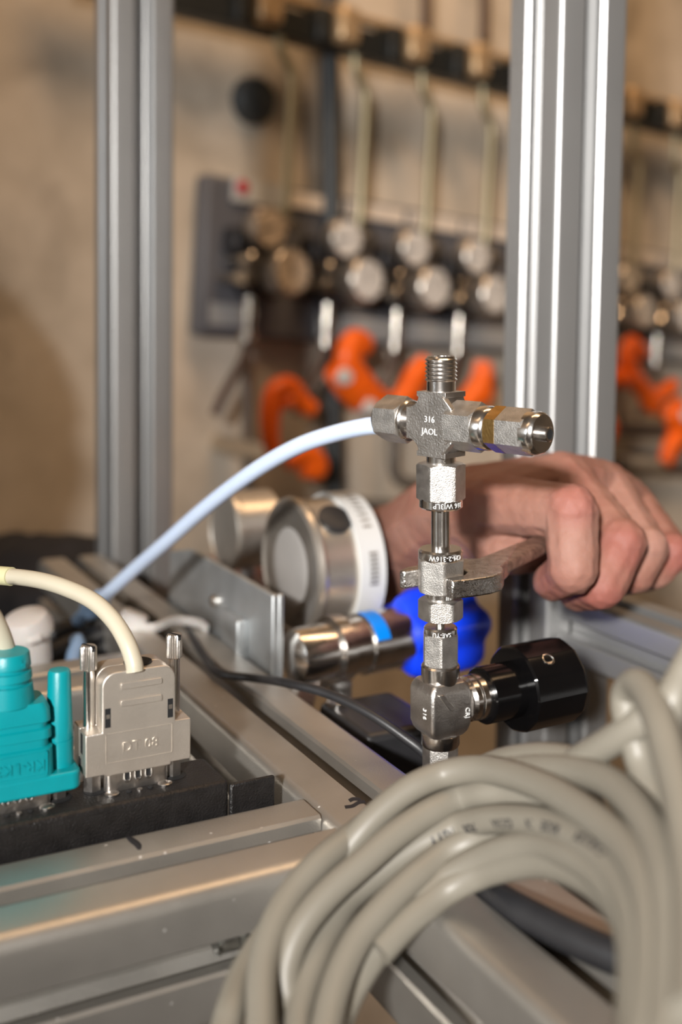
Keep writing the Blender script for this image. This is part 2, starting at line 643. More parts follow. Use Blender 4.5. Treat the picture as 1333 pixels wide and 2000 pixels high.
H2 = 0.020
rail_a = profile('aluminium_rail', ab(-0.05, 0.1665, RAILTOP - H2), ab(0.66, 0.1665, RAILTOP - H2), Z)
tag(rail_a, 'long slotted aluminium rail running diagonally away under the coiled grey cable', 'rail', 'aluminium profiles of the frame')
rail_b = profile('aluminium_rail', ab(0.280, -0.35, RAILTOP - H2), ab(0.280, 0.1462, RAILTOP - H2), Z, rc=4.4)
tag(rail_b, 'short scratched aluminium rail in the lower left, butting against the long rail', 'rail', 'aluminium profiles of the frame')
rail_c = profile('aluminium_rail', ab(0.452, -0.35, RAILTOP - H2 - 0.002), ab(0.452, 0.1462, RAILTOP - H2 - 0.002), Z)
tag(rail_c, 'blurred aluminium crossbar behind the teal and silver connectors', 'rail', 'aluminium profiles of the frame')
post_l = profile('aluminium_post', ab(0.687, 0.214, 0.0), ab(0.687, 0.214, 2.3), -A, 'alu_post', slot=9.5, ch=1.6, rc=2.2, depth=15.0)
tag(post_l, 'upright slotted aluminium post on the left behind the white tube', 'post', 'aluminium profiles of the frame')
post_r = profile('aluminium_post', ab(0.424, 0.347, 0.0), ab(0.424, 0.347, 2.3), -A, 'alu_post', slot=9.5, ch=1.6, rc=2.2, depth=15.0)
tag(post_r, 'upright slotted aluminium post on the right behind the gripping hand', 'post', 'aluminium profiles of the frame')
beam = profile('aluminium_beam', ab(-0.05, 0.347, 1.004), ab(0.403, 0.347, 1.004), Z, 'alu_post', w=30.0, slot=8.0, ch=0.8, rc=2, inner=15, depth=9.5)
tag(beam, 'aluminium crossbeam joining the right post from the lower right, below the hand', 'rail', 'aluminium profiles of the frame')

# pen marks on the rails
mk1 = MB()
mk1.tube(spline([(0, 4.5, 0.05), (0.5, 1.5, 0.05), (1.0, -1.6, 0.05), (0.6, -4.5, 0.05)], 6), lambda t: 0.25 + 0.9 * math.sin(math.pi * min(1, t * 0.8 + 0.12)), 10, 0.1, up=(1, 0, 0))
p0 = onZ(259, 1647, RAILTOP)
o = mk1.build('pen_mark', 'ink')
o.parent = rail_b
o.matrix_parent_inverse = rail_b.matrix_world.inverted()
o.matrix_world = Matrix.Translation(p0) @ Matrix.Rotation(AL, 4, 'Z')
mk2 = MB()
mk2.tube(spline([(-3.4, -1.2, 0.05), (-1.0, -0.9, 0.05), (1.2, 0.2, 0.05), (3.2, 0.4, 0.05)], 6), 0.55, 10, 0.1, up=(0, 1, 0))
mk2.tube(spline([(-1.6, 0.9, 0.05), (-0.2, 1.5, 0.05), (1.5, 1.2, 0.05), (1.4, 0.0, 0.05)], 6), 0.6, 10, 0.1, up=(0, 1, 0))
o = mk2.build('pen_mark', 'ink')
o.parent = rail_a
o.matrix_parent_inverse = rail_a.matrix_world.inverted()
o.matrix_world = Matrix.Translation(onZ(694, 1569, RAILTOP)) @ Matrix.Rotation(0.1, 4, 'Z') @ Matrix.Diagonal((1.0, 2.0, 1.0, 1.0))

# clear plastic slot insert in the front slot of the short rail
ins = frame('slot_insert', onA(425, 1852, 0.2604), B, A, Z)
b = MB()
b.tube([(0, 2.2, 0), (5, 2.2, 0), (10, 2.2, 0), (24, 2.2, 0)], 3.0, 20, 0.9, up=(0, 0, 1))
b.build('plastic_tube', 'glass', ins)
b = MB()
for x in (0.4, 7.5, 10.5, 13.5):
    b.tube([(x, 2.2, 0), (x + 0.7, 2.2, 0)], 3.25, 20, 0.95, up=(0, 0, 1))
b.build('rim', 'glass', ins)
tag(ins, 'small clear plastic insert in the front slot of the short rail', 'insert')

# small black rubber strip lying in the slot of the long rail
pts = [onZ(900, 1700, 0.9975), onZ(935, 1728, 0.9985), onZ(985, 1762, 1.0005), onZ(1055, 1800, 1.002), onZ(1140, 1842, 1.003), onZ(1240, 1884, 1.004), onZ(1330, 1918, 1.005)]
b = MB(1)
b.tube(spline(pts, 8), 0.0042, 14, 0.85)
tag(b.build('black_cable', 'blackplastic'), 'thick black cable lying in the slot of the long rail inside the cable coil', 'cable')

# ================================================================== concrete wall fittings: the regulator panel
TLT = 0.055
TU, TZ = (WU - Z * TLT).normalized(), (Z + WU * TLT).normalized()
bf = frame('regulator_board', W(1.25, 1.10 - TLT * (1.25 - 0.763), 0.0), TU, -WN, TZ)
b = MB(1)
b.box((-0.535, 0.0, 0.02), (0.62, 0.028, 0.215))
b.build('board', 'board', bf, bevel=0.006)
b = MB(1)
b.box((-0.50, 0.030, 0.186), (-0.425, 0.034, 0.214))
lab = b.build('label_plate', 'white', bf)
b = MB(1)
b.ball((-0.488, 0.036, 0.203), 0.009, seg=16, sc=(1, 0.15, 1))
b.build('red_logo', 'red', bf)
for x0, x1 in ((-0.415, -0.325), (-0.315, -0.215), (-0.205, -0.105), (-0.095, 0.02), (0.03, 0.14), (0.15, 0.27), (0.28, 0.40), (0.41, 0.56)):
    b = MB(1)
    b.box((x0, 0.030, 0.190), (x1, 0.034, 0.209))
    b.build('label_strip', 'label', bf)
b = MB(1)
b.box((-0.522, 0.0282, 0.034), (-0.462, 0.0296, 0.060))
b.build('name_plate', 'labelgrey', bf)
b = MB(1)
b.box((-0.36, 0.030, 0.026), (0.60, 0.045, 0.056))
b.build('mounting_strip', 'labelgrey', bf, bevel=0.004)
tag(bf, 'dark grey panel board with pale label strips fixed to the concrete wall', 'panel')


def gauge_parts(m, r, depth, mat_dial, parent, ang):
    b = MB(1)
    b.lathe([(r * 0.97, 0), (r * 1.06, 0.004), (r * 1.06, depth), (r * 0.99, depth + 0.002), (r * 0.97, depth - 0.001)], m, 28)
    case = b.build('gauge_case', 'gaugecase', parent)
    b = MB(1)
    b.lathe([(r * 0.93, depth - 0.001), (r * 0.93, depth + 0.0012)], m, 28)
    dial = b.build('dial', mat_dial, case)
    b = MB(1)
    c, s = math.cos(ang), math.sin(ang)
    mm = m @ Matrix.Rotation(ang, 4, 'Z')
    b.box((-0.0012, -r * 0.2, depth + 0.0015), (0.0012, r * 0.75, depth + 0.0025), mm)
    b.lathe([(r * 0.09, depth + 0.001), (r * 0.09, depth + 0.003)], m, 12)
    for k in range(9):
        a2 = rad(-135 + 270 * k / 8)
        b.box((-0.0009, r * 0.70, depth + 0.0012), (0.0009, r * 0.86, depth + 0.0018), m @ Matrix.Rotation(a2, 4, 'Z'))
    b.build('needle', 'regblack', case)


def regulator(u, label, lever):
    f = frame('gas_regulator', W(u, 1.103 - TLT * (u - 0.763), 0.0), TU, -WN, TZ)          # local x along wall, y out of wall, z up
    mo = lambda x, y, z: axm((x, y, z), (0, 1, 0), (1, 0, 0))
    b = MB(1)
    b.lathe([(0.034, 0.03), (0.036, 0.036), (0.036, 0.062), (0.030, 0.066)], mo(0.016, 0, 0.098), 32)
    b.box((-0.030, 0.03, 0.118), (0.030, 0.06, 0.150))
    b.build('body', 'regblack', f, bevel=0.004)
    gauge_parts(mo(0, 0.066, 0.149), 0.0235, 0.022, 'dialtan' if lever == 0 else 'dial', f, 0.5 + u)
    gauge_parts(mo(0.022, 0.070, 0.098), 0.026, 0.036, 'dialtan' if lever == 0 else 'dial', f, 1.4 + 2 * u)
    for prof_, x_, z_, sg in (([(0.006, 0.03), (0.006, 0.075), (0.010, 0.076), (0.010, 0.094), (0.007, 0.097)], -0.030, 0.088, 6),
                              ([(0.005, 0.03), (0.005, 0.07), (0.008, 0.071), (0.008, 0.088), (0.005, 0.09)], -0.022, 0.110, 14),
                              ([(0.004, 0.03), (0.004, 0.085), (0.008, 0.086), (0.008, 0.096)], 0.032, 0.156, 12)):
        b = MB(1)
        b.lathe(prof_, mo(x_, 0, z_), sg)
        b.build('inlet_fitting', 'regsteel', f)
    b = MB(1)
    b.lathe([(0.006, 0.066), (0.006, 0.052), (0.009, 0.051), (0.009, 0.040), (0.006, 0.039), (0.006, 0.026), (0.010, 0.025), (0.010, 0.012), (0.006, 0.010)],
            Matrix.Translation((-0.016, 0.075, 0)), 14)
    b.build('outlet_fitting', 'regsteel', f)
    b = MB(1)
    b.tube(spline([(-0.016, 0.075, 0.012), (-0.022, 0.078, -0.008), (-0.05, 0.082, -0.05), (-0.062, 0.082, -0.075)], 6), 0.0058, 12)
    b.build('outlet_hose', 'hosebrown', f)
    # tube up to the wall rail
    b = MB(1)
    b.tube(spline([(0.030, 0.06, 0.150), (0.034, 0.07, 0.178), (0.034, 0.07, 0.25), (0.034, 0.07, 0.325), (0.030, 0.07, 0.345), (0.014, 0.07, 0.365), (0.010, 0.07, 0.385 + 0.03 * (u - 0.763))], 6), 0.0062, 14)
    b.build('supply_tube', 'pipe', f)
    tag(f, label, 'gas regulator', 'gas regulators on the wall board')
    return f


U0, DU = 0.770, 0.1195
names = {0: 'gas regulator with two tan dials, nearest the red logo on the wall board',
         1: 'gas regulator with two white dials, second from the left on the wall board',
         2: 'gas regulator with two white dials, third from the left on the wall board',
         3: 'gas regulator half hidden by the left edge of the right post',
         6: 'gas regulator just right of the right post, dials in shade',
         7: 'gas regulator cut off by the right edge of the photo'}
for i, n in names.items():
    regulator(U0 + DU * i, n, i)

# wall rail with clamps above
rf = frame('pipe_rail', W(1.15, 1.497, 0.0), (WU - Z * 0.026).normalized(), -WN, (Z + WU * 0.026).normalized())
b = MB(1)
b.box((-0.62, 0.045, -0.024), (0.62, 0.078, 0.010))
b.build('rail_bar', 'clampblack', rf, bevel=0.002)
b = MB(1)
b.tube([(-0.62, 0.070, 0.022), (0.62, 0.070, 0.022)], 0.007, 16)
b.build('copper_pipe', 'clamptan', rf)
for i in range(9):
    x = U0 + DU * i + 0.002 - 1.15
    b = MB(1)
    b.box((x - 0.017, 0.060, -0.020), (x + 0.017, 0.100, 0.026))
    b.build('clamp_block', 'clamptan', rf, bevel=0.008, bseg=3)
    b = MB(1)
    b.box((x - 0.046, 0.050, -0.024), (x - 0.022, 0.092, 0.020))
    b.build('clamp_sleeve', 'clampblack', rf, bevel=0.004)
tag(rf, 'black horizontal pipe rail with tan clamp blocks high on the concrete wall', 'pipe rail')


def wallpipe(name, pts, r, mat, label):
    b = MB(1)
    b.tube(spline(pts, 8), r, 16)
    return tag(b.build(name, mat), label, 'pipe', 'pipes on the concrete wall')


wallpipe('wall_pipe', [onW(640, -250, 0.03), onW(643, 100, 0.03), onW(647, 400, 0.035), onW(652, 800, 0.03), onW(655, 1100, 0.03)], 0.013, 'pipedark',
         'dark vertical wall pipe between the first and second regulator')
wallpipe('wall_pipe', [onW(838, -200, 0.05), onW(834, -60, 0.05), onW(832, 60, 0.06)], 0.0075, 'hosebrown', 'thin brown pipe rising from the third clamp block out of frame')
wallpipe('wall_pipe', [onW(952, -200, 0.05), onW(948, -60, 0.05), onW(946, 80, 0.06)], 0.0075, 'hosebrown', 'thin brown pipe rising beside the right post from the fourth clamp block')
wallpipe('wall_pipe', [onW(768, 760, 0.03), onW(768, 860, 0.03), onW(768, 905, 0.03), onW(775, 932, 0.03), onW(800, 943, 0.03), onW(870, 946, 0.03), onW(980, 952, 0.03)], 0.0085, 'pipegrey',
         'grey pipe bending from vertical to horizontal behind the cross fitting')
wallpipe('wall_pipe', [onW(660, 985, 0.03), onW(800, 990, 0.03), onW(1000, 998, 0.03)], 0.009, 'pipegrey', 'grey horizontal pipe low on the wall above the forearm')
wallpipe('wall_pipe', [onW(483, 700, 0.04), onW(484, 800, 0.04), onW(486, 900, 0.04), onW(487, 1100, 0.04)], 0.008, 'pipegrey', 'grey vertical pipe left of the leftmost orange lever')
wallpipe('wall_pipe', [onW(1190, 838, 0.03), onW(1300, 842, 0.03), onW(1460, 850, 0.03)], 0.012, 'hosebrown', 'brown horizontal pipe between the orange levers right of the right post')
wallpipe('wall_pipe', [onW(1190, 905, 0.03), onW(1300, 915, 0.03), onW(1460, 925, 0.03)], 0.012, 'hosebrown', 'lower brown horizontal pipe behind the knuckles right of the post')
# dark round plug
b = MB(1)
mm = axm(onW(490, 198, 0.0), -WN, WU)
b.lathe([(0.030, 0), (0.030, 0.012), (0.025, 0.020), (0.012, 0.024)], mm, 28)
tag(b.build('wall_plug', 'pipedark'), 'dark round plug in the concrete wall above the red logo', 'plug')


# orange levers below the regulators
def lever(name, strokes, caps, t, label, r=0.0165):
    f = frame(name, onW(*strokes[0][0], 0.0))
    org = f.location.copy()
    b = MB(1)
    for s in strokes:
        b.tube([q - org for q in spline([onW(x, y, t) for x, y in s], 8)], lambda k: r * (0.80 + 0.35 * math.sin(math.pi * k)), 16, 0.8)
    b.build('handle', 'orange', f)
    for x, y, rr in caps:
        b = MB(1)
        b.lathe([(rr, -0.012), (rr, 0.014), (rr * 0.7, 0.020)], axm(onW(x, y, t) - org, -WN, WU), 16)
        b.build('cap', 'white', f)
    # stem to the wall
    c = onW(*strokes[0][-1], t) - org
    b = MB(1)
    b.lathe([(0.012, 0.0), (0.012, t)], axm(c, WN, WU), 14)
    b.build('stem', 'regsteel', f)
    tag(f, label, 'lever', 'orange levers under the regulators')


lever('orange_lever', [[(612, 800), (590, 785), (566, 757), (540, 765), (529, 800), (528, 850), (535, 885)], [(566, 790), (556, 775)], [(560, 905), (600, 885), (622, 915), (590, 918)]], [], 0.118,
      'leftmost orange lever, C-shaped, hanging above the two gauges', 0.0125)
lever('orange_lever', [[(718, 675), (692, 668), (680, 705), (700, 745), (733, 778), (756, 786)], [(650, 722), (668, 738), (690, 765), (705, 790)], [(690, 730), (720, 770)]], [(660, 735, 0.011), (710, 795, 0.011)], 0.118,
      'hooked orange lever with white caps above the white tube', 0.017)
lever('orange_lever', [[(832, 705), (812, 735), (795, 770), (770, 790)]], [], 0.118, 'orange lever directly behind the cross fitting', 0.016)
lever('orange_lever', [[(944, 705), (940, 745), (922, 775), (900, 795)], [(944, 745), (936, 790)]], [], 0.118, 'orange lever beside the left edge of the right post', 0.015)
lever('orange_lever', [[(1258, 690), (1234, 672), (1226, 705), (1244, 745), (1278, 775), (1318, 752)], [(1195, 738), (1240, 740)], [(1258, 770), (1285, 800)]], [], 0.118,
      'hooked orange lever right of the right post', 0.0145)
lever('orange_lever', [[(1180, 810), (1186, 838), (1180, 870)]], [], 0.118, 'small orange lever peeking out right of the right post', 0.014)
lever('orange_lever', [[(1330, 790), (1312, 808), (1330, 840), (1312, 870), (1300, 905)]], [(1325, 812, 0.010)], 0.118, 'orange lever cut by the right edge above the knuckles', 0.017)

# ================================================================== bracket and gauges on the rail
br = frame('mounting_bracket', ab(0.412, 0.188, 0.985), B, A, Z)
b = MB()
b.prism([(0, -15), (130, -15), (130, 40), (100, 47), (0, 47)], 0.0, 3.0, Matrix(((0, 0, 1, 0), (1, 0, 0, 0), (0, 1, 0, 0), (0, 0, 0, 1))))
b.build('plate', 'zinc', br, bevel=0.6)
b = MB()
b.box((3, 0, -15), (5.5, 3, 47))
b.build('flange', 'zinc', br, bevel=0.6)
b = MB()
b.box((-5, 26, -5), (0, 29, 30))
b.box((-2.0, 29, -5), (0, 52, 30))
b.build('slide', 'zinc', br, bevel=0.8)
for (y, z, r) in ((40, 10, 4.0), (62, 30, 3.0)):
    b = MB()
    b.lathe([(r, 0), (r, 2.0), (r * 0.6, 3.4)], axm((-2 if y < 50 else 0, y, z), (-1, 0, 0), (0, 1, 0)), 20)
    b.build('screw', 'steel', br)
tag(br, 'grey sheet metal bracket standing on the long rail before the gauges', 'bracket')


def dial_gauge(name, pos, R, L, label, face_mat, band=True, front=False):
    f = frame(name, pos, -B, -A, Z)        # local +x points to the left, toward the visible end
    f2 = axm((0, 0, 0), (1, 0, 0), (0, 0, 1))
    b = MB()
    b.lathe([(R, -L), (R * 1.0, -2), (R * 1.03, -2), (R * 1.05, 0), (R * 1.03, 2.2), (R * 0.97, 3.0), (R * 0.93, 2.0)], f2, 64)
    b.build('case', 'gaugecase', f)
    b = MB()
    if front:
        b.lathe([(R * 0.93, 1.6), (R * 0.90, 1.0), (R * 0.5, 0.9)], f2, 48)
    else:
        b.lathe([(R * 0.94, 2.0), (R * 0.90, 0.6), (R * 0.80, 0.0), (R * 0.72, 1.6), (R * 0.40, 2.6), (R * 0.05, 2.8)], f2, 64)
    b.build('face', face_mat, f)
    if band:
        b = MB()
        b.lathe([(R * 1.0, -L), (R * 1.075, -L), (R * 1.075, -L + 13), (R * 1.0, -L + 13)], f2, 64, False, False)
        b.build('label_band', 'white', f)
        for k, (a0, a1) in enumerate(((10, 50), (72, 96))):
            b = MB()
            for j in range(8):
                t = rad(a0 + (a1 - a0) * j / 7)
                y, z = math.sin(t), math.cos(t)
                b.box((-L + 4, -0.6, -0.1), (-L + 8.5, 0.6, 0.12), Matrix.Translation((0, y * R * 1.077, z * R * 1.077)) @ Matrix.Rotation(-t, 4, 'X'))
            b.build('print', 'pipegrey', f)
        b = MB()
        t = rad(38)
        b.lathe([(8.0, 0), (8.0, 1.6), (6.4, 2.2)], axm((-L * 0.36, math.sin(t) * R * 0.99, math.cos(t) * R * 0.99), (0, math.sin(t), math.cos(t)), (1, 0, 0)), 28)
        b.build('vent_plug', 'blackplastic', f)
    b = MB()
    b.lathe([(5, 0), (5, 9), (8, 9), (8, 16), (6, 16), (6, 30)], axm((-L * 0.5, 0, -R * 0.95), (0, 0, -1), (1, 0, 0)), 6)
    b.build('stem', 'steel_b', f)
    tag(f, label, 'gauge', 'pressure gauges behind the bracket')
    return f


g1 = dial_gauge('pressure_gauge', P(575, 1106, 0.520), 31.5, 31, 'round steel pressure gauge with white label band, back plate facing left', 'gaugeback')
g2 = dial_gauge('pressure_gauge', P(446, 1036, 0.615), 22.0, 24, 'smaller dark-faced gauge half hidden behind the larger gauge', 'blackplastic', band=False, front=True)

# ball valve with blue handle under the gauge
vf = frame('ball_valve', P(590, 1280, 0.466), (B * 0.995 + A * 0.10).normalized(), (A * 0.995 - B * 0.10).normalized(), Z)
ax = axm((0, 0, 0), (1, 0, 0), (0, 0, 1))
b = MB()
b.lathe([(7, -6), (11, -4), (12, 0), (12, 14), (14.5, 14), (14.5, 20), (12.5, 20), (12.5, 30), (13.5, 30), (13.5, 52), (11, 54)], ax, 40)
b.build('body', 'steel', vf)
b = MB()
tp_ = [(13.9 * math.cos(rad(a_)), 13.9 * math.sin(rad(a_))) for a_ in range(-10, 71, 8)]
tp_ += [(13.5 * math.cos(rad(a_)), 13.5 * math.sin(rad(a_))) for a_ in range(70, -11, -8)]
b.prism(tp_, 30.5, 37.5, ax)
b.build('tape_band', 'bluetape', vf)
b = MB()
b.hexnut(14, 0, 14, axm((4, 4, -12), (-0.55, -0.35, -0.75), (1, 0, 0)))
b.lathe([(4, 0), (4, 30)], axm((4, 4, -12), (-0.55, -0.35, -0.75), (1, 0, 0)), 20)
b.build('side_fitting', 'steel', vf)
b = MB()
b.lathe([(5, 0), (5, 20)], axm((20, 0, -12), (0, 0, -1), (1, 0, 0)), 20)
b.hexnut(16, 14, 34, axm((20, 0, -12), (0, 0, -1), (1, 0, 0)))
b.build('lower_fitting', 'steel_b', vf)
b = MB()
# star shaped blue hand knob


def knobr(t, i):
    r0 = [10, 16, 18.5, 18.5, 16.5, 8][i]
    return r0 * (1 + 0.13 * math.cos(5 * t))


b.radial(knobr, [50, 52, 57, 86, 91, 92], ax, 80)
b.build('knob', 'blue', vf)
tag(vf, 'steel valve with a bright blue knob and light blue tape below the large gauge', 'valve')

# thin black cable from the slot over the rail edge to the valve base
b = MB(1)
pts = [P(330, 1165, 0.61), onZ(372, 1238, 1.000), onZ(405, 1290, 1.001), onZ(430, 1315, 1.003), onZ(500, 1325, 1.0045), P(560, 1334, 0.405), P(640, 1355, 0.392), P(720, 1393, 0.382), P(790, 1440, 0.376), P(835, 1478, 0.374), P(870, 1540, 0.376)]
b.tube(spline(pts, 8), 0.0017, 12)
tag(b.build('black_cable', 'blackplastic'), 'thin black cable curving over the long rail toward the needle valve base', 'cable')
# black block behind the rail under the needle valve
bb = frame('solenoid_block', ab(0.345, 0.196, 0.915), B, A, Z)
b = MB()
b.box((0, 0, 0), (34, 40, 79))
b.build('body', 'blackplastic', bb, bevel=3, bseg=3)
b = MB()
b.lathe([(4.2, 0), (4.2, 2), (3, 3)], axm((5, 33, 79), (0, 0, 1), (1, 0, 0)), 20)
b.build('screw', 'steel', bb)
tag(bb, 'black plastic block behind the long rail beside the needle valve base', 'block')
bb = frame('electronics_box', ab(0.20, 0.192, 0.90), B, A, Z)
b = MB()
b.box((0, 0, 0), (46, 70, 92))
b.build('body', 'blackplastic', bb, bevel=2)
b = MB()
for k in range(7):
    b.box((8 + 0.3 * k, 36 + 3.2 * k, 92), (10.5 + 0.5 * (k % 3), 37.2 + 3.2 * k, 93.2))
b.build('solder_tags', 'brass', bb)
tag(bb, 'black box with tiny gold contacts behind the rail, seen through the coil', 'box')

# ================================================================== black connector strip with the two D-sub plugs
SOC = 1.0067
cs = frame('connector_strip', ab(0.3045, 0.125, 0.968), B, A, Z)     # x along B (negative to the left), y along A, z up; mm
zt = (SOC - 0.968) * 1000
b = MB()
b.box((-300, 0, 0), (0, 21, zt))
b.build('housing', 'blackpaint', cs, bevel=1.6, bseg=3)
b = MB()
b.box((0.3, 0.0, 0), (15.5, 1.6, zt - 1.2))
b.build('end_tab', 'blackpaint', cs, bevel=0.9, bseg=3)
BX = -125.0     # local x of b = 0


def dshell(name, xc, parent):
    """D shaped metal collar with spring bumps between strip and plug"""
    f = MB()
    out = []
    n = 6
    for k in range(n + 1):
        t = rad(180 + 90 * k / n)
        out.append((-8.2 + 1.6 * math.cos(t), -3.2 + 1.6 * math.sin(t)))
    for k in range(n + 1):
        t = rad(270 + 90 * k / n)
        out.append((8.2 + 1.6 * math.cos(t), -3.2 + 1.6 * math.sin(t)))
    for k in range(n + 1):
        t = rad(90 * k / n)
        out.append((7.2 + 1.6 * math.cos(t), 3.2 + 1.6 * math.sin(t)))
    for k in range(n + 1):
        t = rad(90 + 90 * k / n)
        out.append((-7.2 + 1.6 * math.cos(t), 3.2 + 1.6 * math.sin(t)))
    f.prism(out, zt - 1, zt + 7.5, Matrix.Translation((xc, 13.2, 0)))
    sh = f.build('socket_shell', 'pin', parent)
    for j in range(3):
        q = MB()
        x = xc - 3.2 + 3.3 * j
        q.tube(spline([(x - 0.9, 8.3, zt + 5.5), (x - 0.9, 8.2, zt + 3.2), (x, 8.15, zt + 2.5), (x + 0.9, 8.2, zt + 3.2), (x + 0.9, 8.3, zt + 5.5)], 4), 0.32, 8)
        q.build('contact_spring', 'steel', sh)
        q = MB()
        q.box((x - 0.55, 8.28, zt + 3.0), (x + 0.55, 8.42, zt + 5.5))
        q.build('contact_gap', 'hole', sh)
        q = MB()
        q.lathe([(0.85, zt + 0.02), (0.85, zt + 0.3), (0.5, zt + 0.35)], Matrix.Translation((x, 6.4, 0)), 14)
        q.build('solder_hole', 'pin' if j == 1 else 'hole', sh)
    for s in (-1, 1):
        q = MB()
        q.hexnut(4.9, zt, zt + 6.4, Matrix.Translation((xc + s * 12.6, 13.0, 0)), rad(15))
        q.build('hex_standoff', 'pin', parent)
        q = MB()
        q.lathe([(3.5, zt + 0.02), (3.5, zt + 0.12)], Matrix.Translation((xc + s * 12.6 + 0.4, 11.6, 0)), 24)
        q.build('standoff_hole', 'hole', parent)
        q = MB()
        q.ball((xc + s * 8.2, 7.0, zt + 0.2), 1.9, seg=14, sc=(1.2, 1, 0.28))
        q.build('solder_blob', 'pin', parent)


SX = BX + 98.6
TX = BX + 63.0
dshell('socket', SX, cs)
dshell('socket', TX, cs)
tag(cs, 'long black powder-coated connector strip behind the short rail', 'connector strip')


def rrect(hw, hh, r, n=5, cx=0, cy=0):
    out = []
    for sx, sy, a0 in ((1, -1, -90), (1, 1, 0), (-1, 1, 90), (-1, -1, 180)):
        for k in range(n + 1):
            t = rad(a0 + 90 * k / n)
            out.append((cx + sx * (hw - r) + r * math.cos(t), cy + sy * (hh - r) + r * math.sin(t)))
    return out


# silver plug: local frame x along B, y along A, z up, origin on strip top under its centre
sp = frame('silver_connector', ab(0.3175, 0.0986, SOC), B, A, Z)
FY = -6.4       # front face
b = MB()
outl = [(-16.3, 6.3), (-10.9 + 0.0, 6.3), (-10.0, 5.7), (10.0, 5.7), (10.0, 6.5), (16.3, 6.5), (16.3, 19.2), (11.3, 19.2)]
arc = []
for k in range(7):
    t = rad(90 * k / 6)
    arc.append((11.3 - 4.2 + 4.2 * math.cos(t), 36.8 - 4.2 + 4.2 * math.sin(t)))
for k in range(7):
    t = rad(90 + 90 * k / 6)
    arc.append((-11.3 + 4.2 + 4.2 * math.cos(t), 36.8 - 4.2 + 4.2 * math.sin(t)))
outl += arc + [(-11.3, 19.2), (-16.3, 19.2)]
XZ = Matrix(((1, 0, 0, 0), (0, 0, 1, 0), (0, 1, 0, 0), (0, 0, 0, 1)))
b.prism(outl, FY, FY + 6.7, XZ)
b.build('front_shell', 'nickel', sp, bevel=1.1, bseg=3)
b = MB()
outb = [(x * 0.995, z) for x, z in outl]
b.prism(outb, FY + 6.9, FY + 13.4, XZ)
b.build('rear_shell', 'nickel', sp, bevel=1.1, bseg=3)
# slightly raised name field and the two long ribs
PM = lambda x, z, y=FY: plane_m((x, y, z), (1, 0, 0), (0, 0, 1))
b = MB()
x0, x1, z0, z1 = -10.2, 10.4, 9.6, 18.6
for lo, hi in (((x0, FY - 0.16, z0), (x1, FY + 0.1, z0 + 0.18)), ((x0, FY - 0.16, z1 - 0.18), (x1, FY + 0.1, z1)), ((x0, FY - 0.16, z0), (x0 + 0.18, FY + 0.1, z1)), ((x1 - 0.18, FY - 0.16, z0), (x1, FY + 0.1, z1))):
    b.box(lo, hi)
b.build('field_edge', 'nickel', sp)
lettering('embossed_lettering', 'DT 08', 4.3, PM(0.3, 13.6, FY - 0.02), 'nickel', sp, 0.22)
for zc in (34.0 - 1.6, 28.4 - 1.2):
    b = MB()
    pr = rrect(6.4, 0.95, 0.6, 4)
    n = len(pr)
    b.prism(pr, 0, 0.28, PM(0.6, zc, FY - 0.26) @ Matrix.Scale(1, 4))
    b.build('raised_rib', 'nickel', sp, bevel=0.12)
for xc, zc in ((-9.6, 23.4), (9.7, 23.4)):
    b = MB()
    b.box((xc - 0.85, FY - 0.06, zc - 2.9), (xc + 0.85, FY + 0.3, zc + 2.9))
    w = b.build('latch_window', 'hole', sp)
    b = MB()
    b.box((xc - 0.5, FY - 0.10, zc - 0.2), (xc + 0.6, FY + 0.2, zc + 1.1))
    b.build('latch_tongue', 'pin', sp)
b = MB()
b.box((-16.42, FY + 3.0, 12.5), (-16.1, FY + 5.0, 18.5))
b.box((-16.42, FY + 5.0, 7.0), (-16.1, FY + 7.2, 10.5))
b.build('side_slot', 'hole', sp)
b = MB()
b.lathe([(4.3, 36.5), (4.3, 37.2)], Matrix.Translation((1.6, 0.2, 0)), 32)
b.build('cable_entry', 'hole', sp)
for s in (-1, 1):
    q = MB()
    q.lathe([(1.75, 2.0), (1.75, 36.5), (1.3, 36.6), (1.3, 37)], Matrix.Translation((s * 13.4, 0.8, 0)), 24)
    scw = q.build('thumb_screw', 'steel', sp)
    q = MB()
    q.radial(lambda t, i: ([2.0, 2.38, 2.38, 2.1][i]) + (0.16 * math.cos(22 * t) if i in (1, 2) else 0), [36.4, 36.7, 43.2, 43.8], Matrix.Translation((s * 13.4, 0.8, 0)), 132)
    q.build('knurled_head', 'pin', scw)
    q = MB()
    q.box((-0.45, -2.5, 42.3), (0.45, 2.5, 43.9), Matrix.Translation((s * 13.4, 0.8, 0)) @ Matrix.Rotation(rad(25), 4, 'Z'))
    q.build('screw_slot', 'hole', scw)
cpts = [P(264, 1312, 0.3265), P(261, 1292, 0.327), P(248, 1255, 0.329), P(222, 1212, 0.333), P(182, 1174, 0.338), P(130, 1149, 0.344), P(80, 1134, 0.350), P(22, 1126, 0.357), P(-60, 1122, 0.366), P(-160, 1130, 0.376)]
spi = sp.matrix_world.inverted()
b = MB(1)
sp_c = spline(cpts, 10)
b.tube([spi @ q for q in sp_c], 0.00262, 24)
b.build('cable', 'cream', sp)
b = MB(1)
b.tube([spi @ q for q in sp_c if q.dot(V((1, 0, 0))) < P(24, 1126, 0.357).x], 0.00305, 24)
b.build('cable_sleeve', 'sleeve', sp)
tag(sp, 'satin silver metal connector hood with two knurled screws and cream cable', 'connector')

# teal plug
tp = frame('teal_connector', ab(0.3175, 0.0630, SOC), B, A, Z)
b = MB()
b.prism(rrect(18.2, 7.2, 3.0), 4.0, 9.6)
b.build('flange', 'teal', tp, bevel=0.8, bseg=3)
b = MB()


